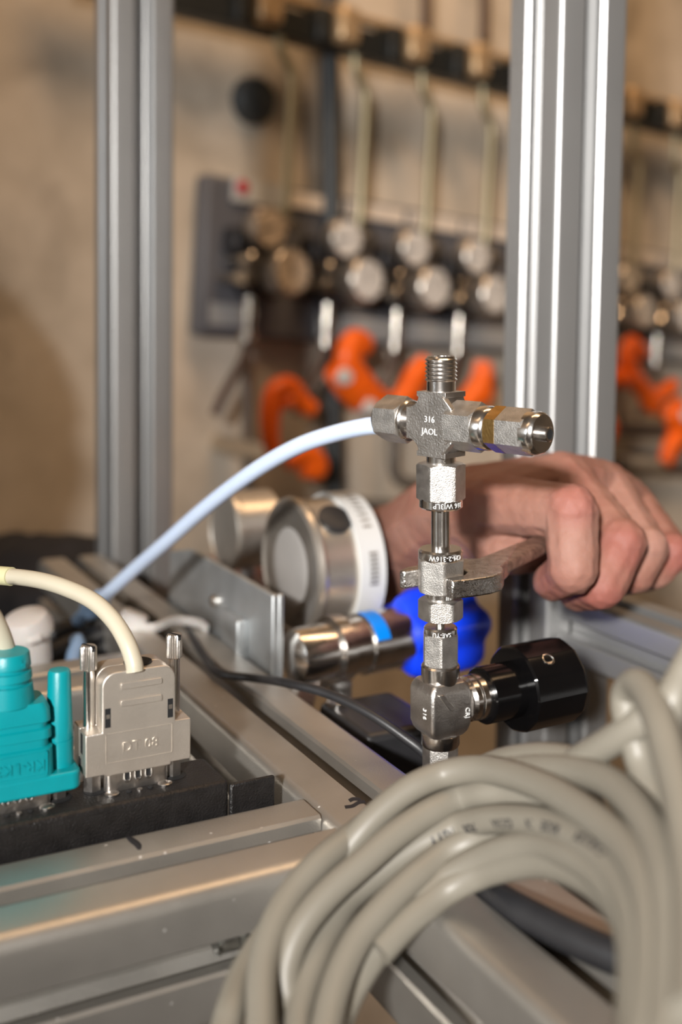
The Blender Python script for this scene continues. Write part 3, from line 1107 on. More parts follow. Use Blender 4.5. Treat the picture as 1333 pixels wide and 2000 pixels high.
def rr_ring(b, rings):
    """loft of rounded rectangles: (hw, hh, r, z)"""
    n = 0
    vs, fs = [], []
    for hw, hh, r, z in rings:
        o = rrect(hw, hh, r, 6)
        n = len(o)
        vs += [(x, y, z) for x, y in o]
    for i in range(len(rings) - 1):
        for k in range(n):
            k2 = (k + 1) % n
            fs.append((i * n + k, i * n + k2, (i + 1) * n + k2, (i + 1) * n + k))
    fs.append(tuple(range(n))[::-1])
    fs.append(tuple((len(rings) - 1) * n + k for k in range(n)))
    b.add(vs, fs)


rr_ring(b, [(10.4, 7.2, 3.0, 9.4), (10.2, 7.0, 3.0, 17.6), (9.2, 6.2, 3.0, 18.0), (9.2, 6.2, 3.0, 20.2), (10.0, 7.0, 3.0, 20.6), (9.9, 6.9, 3.0, 23.2),
            (8.9, 6.1, 3.0, 23.6), (8.9, 6.1, 3.0, 25.0), (9.8, 6.8, 3.0, 25.4), (9.5, 6.7, 3.0, 29.0), (8.6, 6.2, 3.0, 31.0)])
b.build('body', 'teal', tp)
b = MB()
b.lathe([(7.6, 30.5), (7.0, 36.2), (6.0, 36.4), (6.0, 37.6), (6.9, 37.8), (6.7, 40.0), (5.8, 40.2), (5.8, 41.2), (6.6, 41.4), (6.2, 45.0), (5.9, 45.4), (3.0, 45.3)], Matrix.Translation((-1.5, 0, 0)), 48)
b.build('strain_relief', 'teal', tp)
for s in (-1, 1):
    b = MB()
    b.lathe([(3.95, 9.4), (3.95, 17.4), (3.75, 17.45), (3.75, 17.7), (3.9, 17.75), (3.3, 37.2), (2.9, 37.9), (1.5, 38.1)], Matrix.Translation((s * 13.4, 0.3, 0)), 36)
    b.build('thumb_screw', 'teal', tp)
b = MB()
for lo, hi in (((-8.9, -7.32, 10.2), (8.2, -7.0, 10.5)), ((-8.9, -7.32, 16.8), (8.2, -7.0, 17.1)), ((7.9, -7.32, 10.2), (8.2, -7.0, 17.1)), ((-8.9, -7.32, 10.2), (-8.6, -7.0, 17.1))):
    b.box(lo, hi)
b.build('field_edge', 'teal', tp)
lettering('embossed_lettering', 'KR-LK3', 4.4, plane_m((0.4, -7.22, 13.4), (-1, 0, 0.0), (0, 0, -1)), 'teal', tp, 0.25)
lettering('embossed_letter', 'R', 2.4, plane_m((1.6, -6.42, 43.2), (-1, 0, 0), (0, 0, -1)), 'teal', tp, 0.3)
tpi = tp.matrix_world.inverted()
b = MB(1)
cpts = [P(21, 1340, 0.322), P(20, 1318, 0.322), P(12, 1275, 0.320), P(-6, 1225, 0.318), P(-40, 1175, 0.316), P(-100, 1130, 0.315)]
b.tube([tpi @ q for q in spline(cpts, 8)], 0.0030, 24)
b.build('cable', 'cream', tp)
tag(tp, 'teal plastic connector with grooved strain relief, cut by the left edge', 'connector')

# ================================================================== tube fittings column
COFF = P(862, 827, 0.361)
cz = (P(865, 700, 0.3597) - P(863, 1490, 0.3705)).normalized()
cx = (RT - cz * RT.dot(cz)).normalized()
cyy = cz.cross(cx)
E45 = V((0.707, -0.707, 0))
N45 = V((-0.707, -0.707, 0))


def colframe(name, zmm):
    return frame(name, COFF + cz * (zmm * 0.001), cx, cyy, cz)


cf = colframe('cross_fitting', 0)
# forged cross body
h, Lb, r = 5.2, 10.7, 4.6
cross = []
n = 5
for q in range(4):
    c, s = math.cos(q * math.pi / 2), math.sin(q * math.pi / 2)
    seg = [(Lb - 2.0, -h), (Lb - 1.6, -h - 0.9), (Lb, -h - 0.9), (Lb, h + 0.9), (Lb - 1.6, h + 0.9), (Lb - 2.0, h)] if q % 2 else [(Lb, -h), (Lb, h)]
    for k in range(n + 1):
        t = rad(270 - 90 * k / n)
        seg.append((h + r + r * math.cos(t), h + r + r * math.sin(t)))
    cross += [(x * c - y * s, x * s + y * c) for x, y in seg]
CM = Matrix(((E45.x, 0, N45.x, 0), (E45.y, 0, N45.y, 0), (0, 1, 0, 0), (0, 0, 0, 1)))
b = MB()
b.prism(cross, -5.2, 5.2, CM)
b.build('body', 'steel_f', cf, bevel=0.7, bseg=3)
# raised forging ribs in the corners between the arms
for se, sz in ((1, 1), (1, -1)):
    b = MB()
    b.prism([(se * 4.6, sz * 9.6), (se * 5.6, sz * 9.2), (se * 9.0, sz * 5.6), (se * 8.6, sz * 4.8), (se * 5.6, sz * 5.8)], 3.4, 5.7, CM)
    b.build('forging_rib', 'steel_f', cf, bevel=0.35)
right_on_face = V((0.707, -0.707, 0))
fm = lambda z, off: plane_m(N45 * 5.2 + V((0, 0, z)) + E45 * off, right_on_face, (0, 0, 1))
lettering('stamped_lettering', '316', 3.0, fm(1.6, -0.6), 'white', cf, 0.10)
lettering('stamped_lettering', 'JAOL', 3.0, fm(-2.4, -0.6), 'white', cf, 0.10)
# top threaded port
prof = [(4.75, 10), (4.75, 14.0)]
z = 14.0
while z < 21.2:
    prof += [(4.75, z), (5.35, z + 0.45), (5.35, z + 0.65), (4.75, z + 1.15)]
    z += 1.3
prof += [(4.8, 21.6), (4.45, 22.2), (3.2, 22.2), (3.1, 20.0)]
b = MB()
b.lathe(prof, seg=48)
b.build('threaded_port', 'steel', cf)
# bottom port and nut
b = MB()
b.lathe([(4.85, -14), (4.85, -10)], seg=40)
b.build('bottom_port', 'steel', cf)
b = MB()
b.hexnut(14.3, -25.2, -13.2, rot=rad(-91 - 30))
b.build('bottom_nut', 'steel_b', cf)
b = MB()
b.lathe([(6.4, -28.2), (7.2, -27.6), (7.2, -24.8)], seg=48)
bc = b.build('bottom_collar', 'steel', cf)


def ring_text(name, s, size, R, zc, a0, parent, mat='white', flip=True, m=None, up=1):
    """lettering wrapped around a cylinder of radius R (mm) about the parent's z axis"""
    me = text_mesh(s, size, 0.05)
    sg = -1 if flip else 1
    for v in me.vertices:
        x, y, zz = v.co
        t = a0 + sg * x / R
        rr = R + zz + 0.05
        q = V((rr * math.cos(t), rr * math.sin(t), zc + sg * y))
        v.co = (m @ q if m else q) * 0.001
    me.materials.clear()
    me.materials.append(M[mat])
    o = bpy.data.objects.new(name, me)
    COL.objects.link(o)
    o.parent = parent
    return o


ring_text('stamped_lettering', '316 WJ3LP', 2.4, 7.2, -26.3, rad(-72), cf)
# left arm nut (away from camera)
LM = axm((0, 0, 0), -E45, (0, 0, 1))
b = MB()
b.lathe([(4.85, 9), (4.85, 15)], LM, 40)
b.lathe([(6.6, 12.6), (7.0, 13.2), (7.0, 14.2), (6.6, 14.6)], LM, 40)
b.build('left_port', 'steel', cf)
b = MB()
b.hexnut(14.1, 14.2, 24.6, LM, rad(0))
b.lathe([(7.0, 24.0), (6.6, 25.6), (5.4, 26.8), (3.4, 26.9)], LM, 48)
b.build('left_nut', 'steel_b', cf)
# right arm: hex union, brass nut, cap nut, pin
RM = axm((0, 0, 0), E45, (0, 0, 1))
b = MB()
b.lathe([(4.85, 2), (4.85, 8)], RM, 40)
b.build('right_port', 'steel', cf)
b = MB()
b.hexnut(14.3, 6.2, 17.2, RM, rad(0))
b.build('right_nut', 'steel_b', cf)
b = MB()
b.lathe([(7.15, 16.8), (7.15, 20.4), (6.6, 21.6), (6.0, 22.0), (4.4, 22.3)], RM, 48)
b.build('right_collar', 'steel', cf)
ring_text('stamped_lettering', '316 JOK-2 SE1', 2.3, 7.15, 18.6, rad(250), cf, m=RM, flip=False)
b = MB()
b.hexnut(12.9, 22.0, 26.4, RM, rad(0), ch1=False)
b.build('brass_nut', 'brass', cf)
b = MB()
b.hexnut(12.8, 26.4, 36.6, RM, rad(0), ch0=False)
b.build('cap_nut', 'steel_b', cf)
b = MB()
b.lathe([(6.7, 35.4), (6.75, 38.2), (6.5, 39.4), (5.9, 40.1), (2.6, 40.3)], RM, 48)
b.build('cap_dome', 'steel', cf)
b = MB()
b.lathe([(2.4, 40.2), (2.4, 42.4), (2.1, 42.7), (1.6, 42.7), (1.6, 41.0)], RM, 32)
b.build('cap_pin', 'steel', cf)
b = MB()
b.lathe([(1.62, 42.3), (1.62, 42.6)], RM, 24)
b.build('pin_hole', 'hole', cf)
tag(cf, 'stainless steel cross fitting with brass nut, open threaded port on top', 'pipe fitting')

# union below the cross, held by the wrench
uf = colframe('union_fitting', -28.0)
zz = 28.0
b = MB()
b.lathe([(3.18, -46 + zz), (3.18, -27.9 + zz)], seg=40)
b.build('tube', 'steel', uf)
b = MB()
b.lathe([(7.2, -45.2 + zz), (7.45, -44.8 + zz), (7.45, -42.4 + zz), (6.9, -41.7 + zz), (3.3, -41.7 + zz)], seg=48)
b.build('top_collar', 'steel', uf)
ring_text('stamped_lettering', 'CM-2-316W', 2.3, 7.45, -43.6 + zz, rad(-80), uf)
b = MB()
b.hexnut(14.3, -56.0 + zz, -44.8 + zz, rot=rad(-58 - 30))
b.build('hex_body', 'steel_b', uf)
b = MB()
b.lathe([(4.9, -60 + zz), (4.9, -55.5 + zz)], seg=40)
b.build('neck', 'steel', uf)
ring_text('stamped_lettering', '-HI', 2.3, 4.9, -57.3 + zz, rad(-58), uf)
b = MB()
b.hexnut(13.3, -65.4 + zz, -58.8 + zz, rot=rad(-92 - 30))
b.build('lower_nut', 'steel_b', uf)
b = MB()
b.lathe([(1.55, -70 + zz), (1.55, -65 + zz)], seg=24)
b.build('thin_tube', 'steel', uf)
tag(uf, 'steel union fitting on a short tube, gripped by the wrench', 'pipe fitting')

# needle valve
nf = colframe('needle_valve', -68.0)
zz = 68.0
b = MB()
b.lathe([(5.5, -71 + zz), (5.6, -70.4 + zz), (5.6, -68.6 + zz), (5.1, -68.0 + zz), (1.6, -68.0 + zz)], seg=44)
b.build('top_collar', 'steel', nf)
ring_text('stamped_lettering', 'SAE-YU', 2.0, 5.6, -69.6 + zz, rad(-90), nf)
b = MB()
b.hexnut(11.2, -80.8 + zz, -70.4 + zz, rot=rad(-92))
b.build('top_nut', 'steel_b', nf)
b = MB()
b.lathe([(6.2, -88 + zz), (6.5, -86.6 + zz), (6.5, -81.6 + zz), (6.1, -81.0 + zz), (4.0, -80.6 + zz)], seg=44)
b.build('top_ring', 'steel', nf)
VB = V((math.cos(AL), math.sin(AL), 0))
VN = V((math.sin(AL), -math.cos(AL), 0))
VM = Matrix(((VB.x, VN.x, 0, 0), (VB.y, VN.y, 0, 0), (0, 0, 1, 0), (0, 0, 0, 1)))
b = MB()
rr_ring(b, [(6.2, 6.0, 1.6, -86.0 + zz), (7.5, 7.0, 1.5, -88.0 + zz), (7.9, 7.3, 1.4, -89.6 + zz), (7.9, 7.3, 1.4, -100.6 + zz), (7.2, 6.8, 1.5, -102.8 + zz), (6.0, 6.0, 1.8, -104.4 + zz)])
vs = b.v[:]
b.v = [(VM @ (q / 0.001)) * 0.001 for q in vs]
b.prism(rrect(5.8, 5.2, 2.0), 2, 11.5, axm((0, 0, -95 + zz), VB, (0, 0, 1)))
b.build('body', 'steel_f', nf, bevel=0.5, sharp=25)
# raised gussets
b = MB()
b.prism([(-3.4, 0.0), (-1.4, 0.0), (3.2, -5.0), (2.4, -6.2), (1.2, -6.0)], 7.0, 7.9, plane_m(V((0, 0, -88.6 + zz)) - VB * 2.4, VB, (0, 0, 1)))
b.build('gusset', 'steel_f', nf, bevel=0.3)
vfm = lambda off, z: plane_m(VN * 7.35 + VB * off + V((0, 0, z + zz)), (0, 0, -1), VB)
lettering('stamped_lettering', '316', 2.6, plane_m(-VB * 7.95 + VN * 2.6 + V((0, 0, -96 + zz)), (0, 0, -1), VN), 'white', nf, 0.12)
lettering('stamped_lettering', 'CRJ', 2.4, vfm(6.0, -96.5), 'white', nf, 0.12)
KM = axm((0, 0, -95 + zz), VB, (0, 0, 1))
b = MB()
b.lathe([(6.8, 9.5), (7.6, 10.6), (7.6, 12.4), (7.0, 13.0), (7.8, 13.4), (7.8, 18.0)], KM, 48)
b.build('bonnet', 'steel', nf)
b = MB()
b.lathe([(7.9, 16.4), (9.3, 16.4), (9.7, 16.9), (9.7, 30.5)], KM, 64)
knob = b.build('knob_neck', 'blackano', nf)


def flute(t, i):
    r0 = [12.6, 14.2, 14.8, 14.8, 14.2, 13.0][i]
    q = (t % (2 * math.pi / 12)) - math.pi / 12
    fl = 1.0 / math.cos(q) * math.cos(math.pi / 12)
    return r0 * (0.35 + 0.65 * fl) * 1.015


b = MB()
b.radial(flute, [29.8, 29.8, 30.6, 50.6, 51.6, 52.0], KM, 160)
kn = b.build('knob', 'blackano', nf, sharp=20)
b = MB()
sd = (V((0, 0, 1)) * 0.80 + VN * 0.6).normalized()
so = V((0, 0, -95 + zz)) + VB * 38.5 + sd * 14.2
b.lathe([(2.3, 0.0), (2.3, 0.75), (1.9, 0.9), (1.6, 0.5)], axm(so, sd, VB), 24)
b.build('set_screw', 'chrome', kn)
b = MB()
b.lathe([(6.1, -109 + zz), (6.5, -108.2 + zz), (6.5, -104.6 + zz), (5.8, -104 + zz)], seg=44)
b.build('lower_ring', 'steel', nf)
b = MB()
b.hexnut(10.6, -128 + zz, -108.8 + zz, rot=rad(-98 - 30))
b.lathe([(3.18, -170 + zz), (3.18, -127 + zz)], seg=28)
b.build('lower_nut', 'steel_b', nf)
tag(nf, 'steel needle valve with a glossy black round knob', 'valve')

# white tube from the cross to the left
pts = [COFF + (cx * -0.0177 + cyy * 0.0177), P(753, 829, 0.3802), P(715, 833, 0.386), P(660, 845, 0.396), P(590, 868, 0.409), P(520, 905, 0.424), P(450, 953, 0.441), P(385, 1005, 0.459), P(325, 1058, 0.478), P(270, 1105, 0.498), P(225, 1145, 0.515), P(196, 1172, 0.528)]
b = MB(1)
b.tube(spline(pts, 10), 0.00318, 28)
tube = b.build('white_tube', 'ptfe')
tag(tube, 'translucent white plastic tube arching left from the cross fitting', 'tube')

# ================================================================== wrench
HD = rad(55)
JD = rad(33)
wf = frame('open_end_wrench', COFF + cz * (-0.0528), cx, cyy, cz)
hd = V((math.cos(HD), math.sin(HD)))
jd = V((math.cos(JD), math.sin(JD)))
jn = V((math.sin(JD), -math.cos(JD)))       # toward the camera side prong


def J(u, v):
    q = jd * u + jn * v
    return (q.x, q.y)


def Hh(u, v):
    c = jd * 17.5
    hn = V((math.sin(HD), -math.cos(HD)))
    q = c + hd * u + hn * v
    return (q.x, q.y)


hj = 7.2
outline = [J(-3.6, hj), J(-4.4, hj + 1.0), J(-4.2, hj + 4.4), J(3, hj + 6.0), J(10, hj + 6.6), J(16, hj + 5.2), J(20.5, hj + 1.2), J(22.0, 5.4), Hh(10, 5.0), Hh(40, 4.6), Hh(96, 5.2), Hh(100, 0), Hh(96, -5.2), Hh(40, -4.6), Hh(8, -5.2),
           J(17.5, -hj - 4.2), J(11, -hj - 5.6), J(2, -hj - 5.2), J(-6, -hj - 4.4), J(-10.2, -hj - 2.2), J(-9.6, -hj), J(4, -hj), J(8.0, -hj + 2.8), J(9.2, 0), J(8.0, hj - 2.8), J(4, hj)]
b = MB()
b.prism(outline[:9] + outline[13:], -3.0, 3.1)
b.build('jaw_head', 'chrome', wf, bevel=0.8, bseg=3)
b = MB()
hm = axm((*Hh(3.0, 0), 0.1), (hd.x, hd.y, 0.02), (0, 0, 1))
b.prism(rrect(2.3, 4.9, 1.6, 5), 0, 88, hm)
b.build('handle', 'tool', wf, bevel=0.3)
tag(wf, 'worn open-end wrench gripping the steel union hex, held by the hand', 'wrench')

# ================================================================== grey cable coil
coil = frame('cable_coil', onZ(860, 1760, RAILTOP))
corg = coil.location.copy()


def cd_(x, y, off):
    d = 0.281 - 0.00017 * max(0, x - 900) + (1700 - y) * 0.0001
    return P(x, y, d - off * 0.001)


R_CAB = 0.00365
loops = [
    # lower left outermost
    [(300, 2200, 0), (392, 2110, 0), (437, 2020, 0), (452, 1970, 0), (476, 1905, -3), (515, 1840, -6), (560, 1780, -9), (620, 1715, -11)],
    # s_b
    [(520, 2160, 4), (512, 2060, 4), (511, 1985, 4), (514, 1890, 4), (534, 1812, 4), (574, 1742, 3), (626, 1684, 2), (680, 1640, -1), (740, 1596, -6), (815, 1556, -9), (890, 1532, -10), (960, 1526, -10), (1040, 1536, -9)],
    # A0, top strand
    [(575, 1800, -8), (612, 1744, -6), (660, 1684, -3), (705, 1626, 1), (750, 1580, 3), (806, 1538, 4), (871, 1511, 4), (937, 1503, 4), (1003, 1515, 4), (1079, 1545, 5), (1150, 1590, 6), (1212, 1642, 6), (1252, 1705, 6), (1275, 1790, 6), (1280, 1900, 6), (1270, 2020, 6), (1240, 2160, 6)],
    # s_c bright
    [(590, 2040, -4), (566, 1960, -3), (560, 1898, 0), (575, 1840, 3), (605, 1789, 5), (651, 1737, 6), (713, 1683, 6), (775, 1630, 5), (838, 1588, 3), (900, 1560, 1), (953, 1549, -1), (1005, 1552, -4), (1070, 1575, -6), (1140, 1620, -6), (1200, 1680, -4)],
    # s_d printed
    [(590, 2120, -2), (582, 2010, -2), (592, 1945, -2), (618, 1870, -2), (648, 1808, -3), (690, 1745, -4), (765, 1688, -3), (838, 1640, -1), (904, 1612, 1), (970, 1600, 2), (1036, 1602, 3), (1090, 1616, 3), (1150, 1650, 3), (1203, 1708, 3), (1238, 1775, 3), (1252, 1850, 3), (1250, 1990, 3), (1220, 2150, 3)],
    # s_e
    [(630, 2130, 3), (638, 2010, 3), (660, 1918, 3), (698, 1836, 3), (748, 1774, 3), (808, 1715, 2), (870, 1668, 0), (935, 1638, -3), (990, 1625, -5), (1060, 1622, -6), (1130, 1650, -6)],
    # s_f
    [(640, 2060, -6), (675, 1960, -5), (715, 1888, -4), (765, 1818, -3), (820, 1762, -1), (875, 1716, 0), (937, 1680, 1), (1003, 1656, 1), (1060, 1652, 1), (1110, 1668, 2), (1155, 1694, 2), (1192, 1728, 2), (1222, 1775, 1), (1240, 1840, 0), (1243, 1960, 0), (1225, 2120, 0)],
    # s_g
    [(740, 1860, 0), (800, 1798, 0), (870, 1742, 0), (935, 1708, -1), (990, 1692, -2), (1050, 1684, -2), (1100, 1694, -2), (1150, 1717, -2), (1187, 1745, -2), (1217, 1782, -2), (1236, 1830, -3), (1246, 1920, -4), (1240, 2080, -4)],
    # s_h behind the top
    [(900, 1530, -12), (950, 1500, -9), (1000, 1484, -7), (1058, 1478, -6), (1120, 1487, -6), (1170, 1512, -6), (1215, 1552, -6), (1255, 1610, -6)],
    # s_k outer right
    [(930, 1522, -8), (990, 1506, -5), (1060, 1502, -3), (1130, 1508, -2), (1190, 1528, 0), (1240, 1572, 2), (1278, 1636, 3), (1302, 1720, 4), (1312, 1810, 4), (1312, 1930, 4), (1300, 2060, 4), (1270, 2180, 4)],
    # strand rising to the right
    [(1020, 1540, -12), (1080, 1512, -9), (1140, 1480, -5), (1195, 1448, -3), (1245, 1415, -3), (1285, 1385, -5), (1330, 1330, -8), (1385, 1255, -10), (1440, 1225, -10), (1480, 1265, -8), (1492, 1380, -6), (1480, 1540, -6), (1455, 1720, -6)],
    # bight at the right
    [(1310, 1720, -16), (1285, 1600, -16), (1255, 1500, -12), (1236, 1430, -5), (1224, 1385, 0), (1226, 1352, 3), (1246, 1336, 6), (1268, 1360, 8), (1290, 1412, 10), (1312, 1490, 10), (1334, 1580, 9), (1350, 1690, 8), (1358, 1820, 8), (1356, 1980, 8)],
    # outermost upper right
    [(1535, 1560, 0), (1550, 1330, 0), (1530, 1210, 0), (1475, 1160, 0), (1420, 1190, 0), (1370, 1260, 0), (1336, 1320, 2), (1312, 1375, 3), (1305, 1440, -4), (1320, 1530, -8), (1350, 1650, -8)],
]
loop_curves = []
for L in loops:
    if L[0][1] > 2000 and L[-1][1] > 2000 and L[0][0] > 480:
        (xa, ya, oa), (xb, yb, ob) = L[0], L[-1]
        L = L + [(xb * 0.75 + xa * 0.25, yb + 130, ob), (xb * 0.5 + xa * 0.5, yb + 190, 0), (xb * 0.25 + xa * 0.75, yb + 130, oa)] + [L[0]]
    q = spline([cd_(*p) - corg for p in L], 10)
    loop_curves.append(q)
    b = MB(1)
    b.tube(q, R_CAB, 20)
    b.build('cable_loop', 'grey_cable', coil)


def wrap_text(s, curve, s0, size, ang_dir, parent):
    """print text along a cable, upside down; s0 = metres along the curve for the word's centre"""
    me = text_mesh(s, size, 0.00002, size * 0.028)
    acc = [0]
    for i in range(1, len(curve)):
        acc.append(acc[-1] + (curve[i] - curve[i - 1]).length)

    def at(d):
        for i in range(1, len(curve)):
            if acc[i] >= d:
                t = (d - acc[i - 1]) / (acc[i] - acc[i - 1])
                return curve[i - 1].lerp(curve[i], t), (curve[i] - curve[i - 1]).normalized()
        return curve[-1], (curve[-1] - curve[-2]).normalized()
    for v in me.vertices:
        x, y, zv = v.co
        c, t = at(s0 - x)
        out = (ang_dir - t * ang_dir.dot(t)).normalized()
        side = t.cross(out).normalized()
        th = y / R_CAB
        v.co = c + (out * math.cos(th) - side * math.sin(th) * -1) * (R_CAB + 0.00005 + zv)
    me.materials.clear()
    me.materials.append(M['ink'])
    o = bpy.data.objects.new('printed_lettering', me)
    COL.objects.link(o)
    o.parent = parent


def near_s(curve, x, y):
    best, bs, acc = 1e9, 0, 0
    for i, q in enumerate(curve):
        if i:
            acc += (q - curve[i - 1]).length
        w = q + corg - CAM
        d = w.dot(FW)
        e = (CX_PX + F_PX * w.dot(RT) / d - x) ** 2 + (CY_PX + F_PX * w.dot(DN) / d - y) ** 2
        if e < best:
            best, bs = e, acc
    return bs


outd = (-(FW) + Z * 0.25).normalized()
for word, x, y in (('EASYY', 866, 1620), ('FOR', 938, 1605), ('CHINA', 1005, 1600), ('IN', 1060, 1606), ('MADE', 1100, 1622), ('CABLE 5X', 1172, 1668)):
    wrap_text(word, loop_curves[4], near_s(loop_curves[4], x, y), 0.0030, outd, coil)
outd2 = (-(FW) - Z * 0.9 + B * 0.4).normalized()
for word, x, y in (('CABLE', 790, 1735), ('H05', 850, 1685), ('VV5-F', 905, 1652)):
    wrap_text(word, loop_curves[5], near_s(loop_curves[5], x, y), 0.0030, outd2, coil)
tag(coil, 'coiled bundle of grey-beige cable with black print draped over the long rail', 'cable')

# ================================================================== clutter at the back left
f = frame('white_plastic_cap', ab(0.470, 0.075, RAILTOP), B, A, Z)
f.location = onA(72, 1296, 0.486)
b = MB()
mt = Matrix.Rotation(rad(-14), 4, 'Y') @ Matrix.Rotation(rad(10), 4, 'X')
b.lathe([(6.0, 0), (7.0, 1), (8.8, 15), (10.8, 16), (11.0, 20), (9.2, 24.0), (8.0, 24.6)], mt, 32)
b.build('cap_body', 'whiteplastic', f)
b = MB()
b.box((-3.2, -12.0, 16), (3.2, 12.0, 19.5), mt)
b.build('cap_wing', 'whiteplastic', f, bevel=1)
tag(f, 'blurred white plastic cap on the crossbar behind the teal connector', 'cap')
cables = [
    ([(60, 1300, .52), (130, 1262, .53), (200, 1236, .54), (270, 1205, .56), (330, 1190, .575), (372, 1210, .57), (420, 1290, .5)], 0.0048, 'blackplastic', 'black cable arching over the end of the long rail'),
    ([(40, 1260, .55), (120, 1235, .55), (190, 1215, .56), (250, 1195, .58), (310, 1185, .60)], 0.0055, 'blackplastic', 'upper black cable in the clutter behind the crossbar'),
    ([(100, 1285, .53), (160, 1268, .535), (215, 1262, .54), (300, 1235, .56)], 0.0045, 'blackplastic', 'lower black cable in the clutter behind the crossbar'),
]
for pts, r, m_, lb in cables:
    b = MB(1)
    b.tube(spline([P(*q) for q in pts], 8), r, 14)
    tag(b.build('black_cable', m_), lb, 'cable')
f = frame('tube_connector', P(196, 1172, 0.530))
b = MB(1)
dirv = (P(196, 1172, 0.528) - P(225, 1145, 0.515)).normalized()
b.lathe([(0.0046, -0.002), (0.0052, 0.004), (0.0052, 0.014), (0.0040, 0.018)], axm((0, 0, 0), dirv, (0, 0, 1)), 20)
b.build('collar', 'lightblue', f)
b = MB(1)
b.lathe([(0.0035, 0.016), (0.0035, 0.036)], axm((0, 0, 0), dirv, (0, 0, 1)), 16)
b.build('barb', 'lightblue', f)
tag(f, 'pale blue push-in connector at the lower end of the white tube', 'connector')
f = frame('cable_tie', P(258, 1222, 0.52))
o0 = f.location.copy()
b = MB(1)
b.box((-0.007, -0.004, -0.006), (0.006, 0.004, 0.007), Matrix.Rotation(0.4, 4, 'Y'))
b.build('tie_head', 'whiteplastic', f, bevel=0.002)
b = MB(1)
b.tube(spline([P(258, 1222, .518) - o0, P(300, 1226, .515) - o0, P(340, 1212, .52) - o0, P(385, 1216, .52) - o0, P(405, 1228, .515) - o0], 8), 0.0022, 10, 0.5)
b.build('tie_strap', 'whiteplastic', f)
tag(f, 'white plastic cable tie lying at the far end of the long rail', 'cable tie')
b = MB(1)
b.tube(spline([P(142, 1300, .50), P(145, 1278, .505), P(152, 1262, .51), P(150, 1250, .515)], 6), 0.0035, 14)
tag(b.build('blue_tube_end', 'lightblue'), 'pale blue tube stub behind the left knurled screw', 'tube')

# ================================================================== hand, forearm and sleeve


_ico = bmesh.new()
bmesh.ops.create_icosphere(_ico, subdivisions=2, radius=1.0)
ICO = [v.co.copy() for v in _ico.verts]
_ico.free()


def hull(bm, spheres):
    for c, r in spheres:
        for q in ICO:
            bm.verts.new(c + q * r)
    res = bmesh.ops.convex_hull(bm, input=bm.verts[:], use_existing_faces=False)
    lone = [v for v in bm.verts if not v.link_faces]
    bmesh.ops.delete(bm, geom=lone, context='VERTS')


def solid(name, groups, voxel, smooth_it, mat, parent=None, factor=0.5):
    me = bpy.data.meshes.new(name)
    bm = bmesh.new()
    for g in groups:
        b2 = bmesh.new()
        hull(b2, g)
        tmp = bpy.data.meshes.new('t')
        b2.to_mesh(tmp)
        b2.free()
        bm.from_mesh(tmp)
        bpy.data.meshes.remove(tmp)
    bmesh.ops.recalc_face_normals(bm, faces=bm.faces)
    bm.to_mesh(me)
    bm.free()
    o = bpy.data.objects.new(name, me)
    COL.objects.link(o)
    r = o.modifiers.new('remesh', 'REMESH')
    r.mode = 'VOXEL'
    r.voxel_size = voxel
    s = o.modifiers.new('smooth', 'SMOOTH')
    s.iterations = smooth_it
    s.factor = factor
    dg = bpy.context.evaluated_depsgraph_get()
    new = bpy.data.meshes.new_from_object(o.evaluated_get(dg))
    o.modifiers.clear()
    o.data = new
    bpy.data.meshes.remove(me)
    new.materials.clear()
    new.materials.append(M[mat])
    for p in new.polygons:
        p.use_smooth = True
    if parent:
        o.parent = parent
    return o


def mm_(x):
    return x * 0.001


# joints: pixel, depth, radius mm
Jt = {
    'i0': (P(968, 985, 0.446), 12.6), 'i1': (P(1116, 998, 0.407), 10.2), 'i2': (P(1120, 1112, 0.402), 9.4), 'i3': (P(1080, 1136, 0.421), 7.8),
    'm0': (P(1100, 938, 0.460), 12.4), 'm1': (P(1212, 1062, 0.424), 10.4), 'm2': (P(1176, 1146, 0.416), 9.0), 'm3': (P(1128, 1156, 0.438), 8.0),
    'r0': (P(1180, 948, 0.482), 11.6), 'r1': (P(1262, 1072, 0.446), 9.4), 'r2': (P(1240, 1120, 0.442), 8.2), 'r3': (P(1200, 1134, 0.460), 7.4),
    'l0': (P(1236, 985, 0.502), 10.6), 'l1': (P(1311, 1080, 0.468), 8.8), 'l2': (P(1282, 1116, 0.464), 7.4), 'l3': (P(1250, 1130, 0.476), 6.6),
    't0': (P(930, 1040, 0.470), 13.5), 't1': (P(970, 1072, 0.452), 10.4), 't2': (P(1022, 1080, 0.440), 9.0), 't3': (P(1068, 1062, 0.439), 7.4),
    'w0': (P(880, 1002, 0.498), 21.0), 'w1': (P(895, 1042, 0.512), 19.0),
    'f1': (P(800, 1070, 0.556), 25.0), 'f2': (P(700, 1108, 0.615), 28.5), 'f3': (P(560, 1160, 0.690), 34.0), 'f4': (P(420, 1185, 0.765), 36.0), 'f5': (P(300, 1196, 0.810), 36.0),
    'web': (P(925, 1015, 0.456), 11.0), 'hc': (P(985, 972, 0.476), 16.0), 'pc': (P(1060, 1025, 0.480), 14.0),
}
Jt = {k: (c, mm_(r)) for k, (c, r) in Jt.items()}
G = []
for s in 'imrl':
    for k in range(3):
        G.append([Jt[s + str(k)], Jt[s + str(k + 1)]])
    # slightly bony middle knuckle
    c, r = Jt[s + '1']
    G.append([(c - FW * 0.0012 + Z * 0.001, r * 0.96), (c + RT * 0.001, r * 0.9)])
G += [[Jt['t0'], Jt['t1']], [Jt['t1'], Jt['t2']], [Jt['t2'], Jt['t3']]]
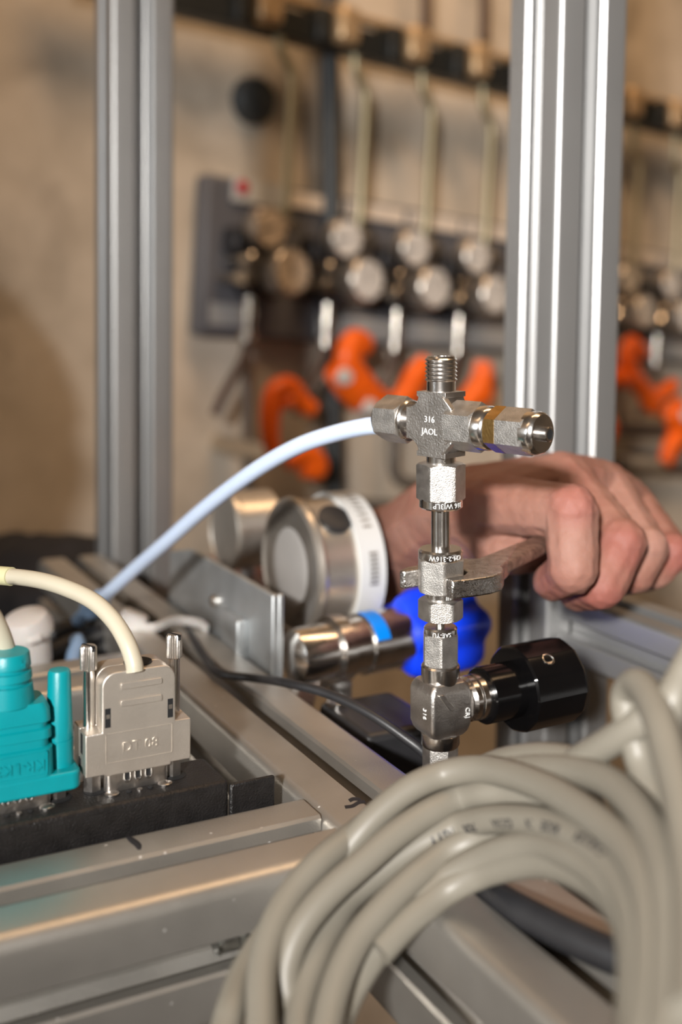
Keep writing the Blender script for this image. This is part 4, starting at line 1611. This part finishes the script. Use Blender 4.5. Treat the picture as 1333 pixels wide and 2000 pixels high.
G += [[Jt['i0'], Jt['m0'], Jt['w0'], Jt['hc']], [Jt['m0'], Jt['r0'], Jt['w0'], Jt['w1']], [Jt['r0'], Jt['l0'], Jt['w0'], Jt['pc']], [Jt['hc'], Jt['web'], Jt['w0'], Jt['t0']],
      [Jt['web'], Jt['i0'], Jt['hc']], [Jt['web'], Jt['t1'], Jt['t0']], [Jt['pc'], Jt['m0'], Jt['w0'], Jt['t0']]]
G += [[Jt['w0'], Jt['w1'], Jt['f1']], [Jt['f1'], Jt['f2']], [Jt['f2'], Jt['f3']], [Jt['f3'], Jt['f4']], [Jt['f4'], Jt['f5']]]
person = solid('person', G, 0.0009, 3, 'skin', factor=0.45)
for v_, q_ in list(zip(person.data.vertices, [v.co + v.normal * (noise.noise(v.co * 160) * 0.0005 + noise.noise(v.co * 420) * 0.00018) for v in person.data.vertices])):
    v_.co = q_
person['category'] = 'person'
person['label'] = 'bare hand and forearm gripping the wrench, black sleeve at far left'
# finger nails
for s, tw in (('t', 0.9),):
    c, r = Jt[s + '3']
    c2, _ = Jt[s + '2']
    d = (c - c2).normalized()
    b = MB(1)
    up = (Z - d * Z.dot(d) - FW * 0.5).normalized()
    mmx = axm(c + up * (r * 0.80) + d * (r * 0.15), up, d)
    b.ball((0, 0, 0), r * 0.72, mmx, 18, (1.15, 0.85, 0.30))
    b.build('thumbnail', 'nail', person)


def cloth_blob(name, groups, parent):
    o = solid(name, groups, 0.006, 3, 'cloth', parent)
    moved = [v.co + v.normal * (noise.noise(v.co * 22) * 0.010 + noise.noise(v.co * 55) * 0.004) for v in o.data.vertices]
    for v, q in zip(o.data.vertices, moved):
        v.co = q
    return o


sh = V((-0.450, 0.75, 1.10))
cloth_blob('sleeve', [[(P(300, 1196, 0.81), 0.044), (P(150, 1205, 0.84), 0.060)], [(P(150, 1205, 0.84), 0.060), (P(0, 1215, 0.88), 0.070)], [(P(0, 1215, 0.88), 0.070), (P(-220, 1240, 0.92), 0.085)],
                      [(sh, 0.172), (V((-0.50, 0.80, 0.80)), 0.15)], [(P(60, 1310, 0.92), 0.085), (V((-0.40, 0.85, 0.70)), 0.12)]], person)
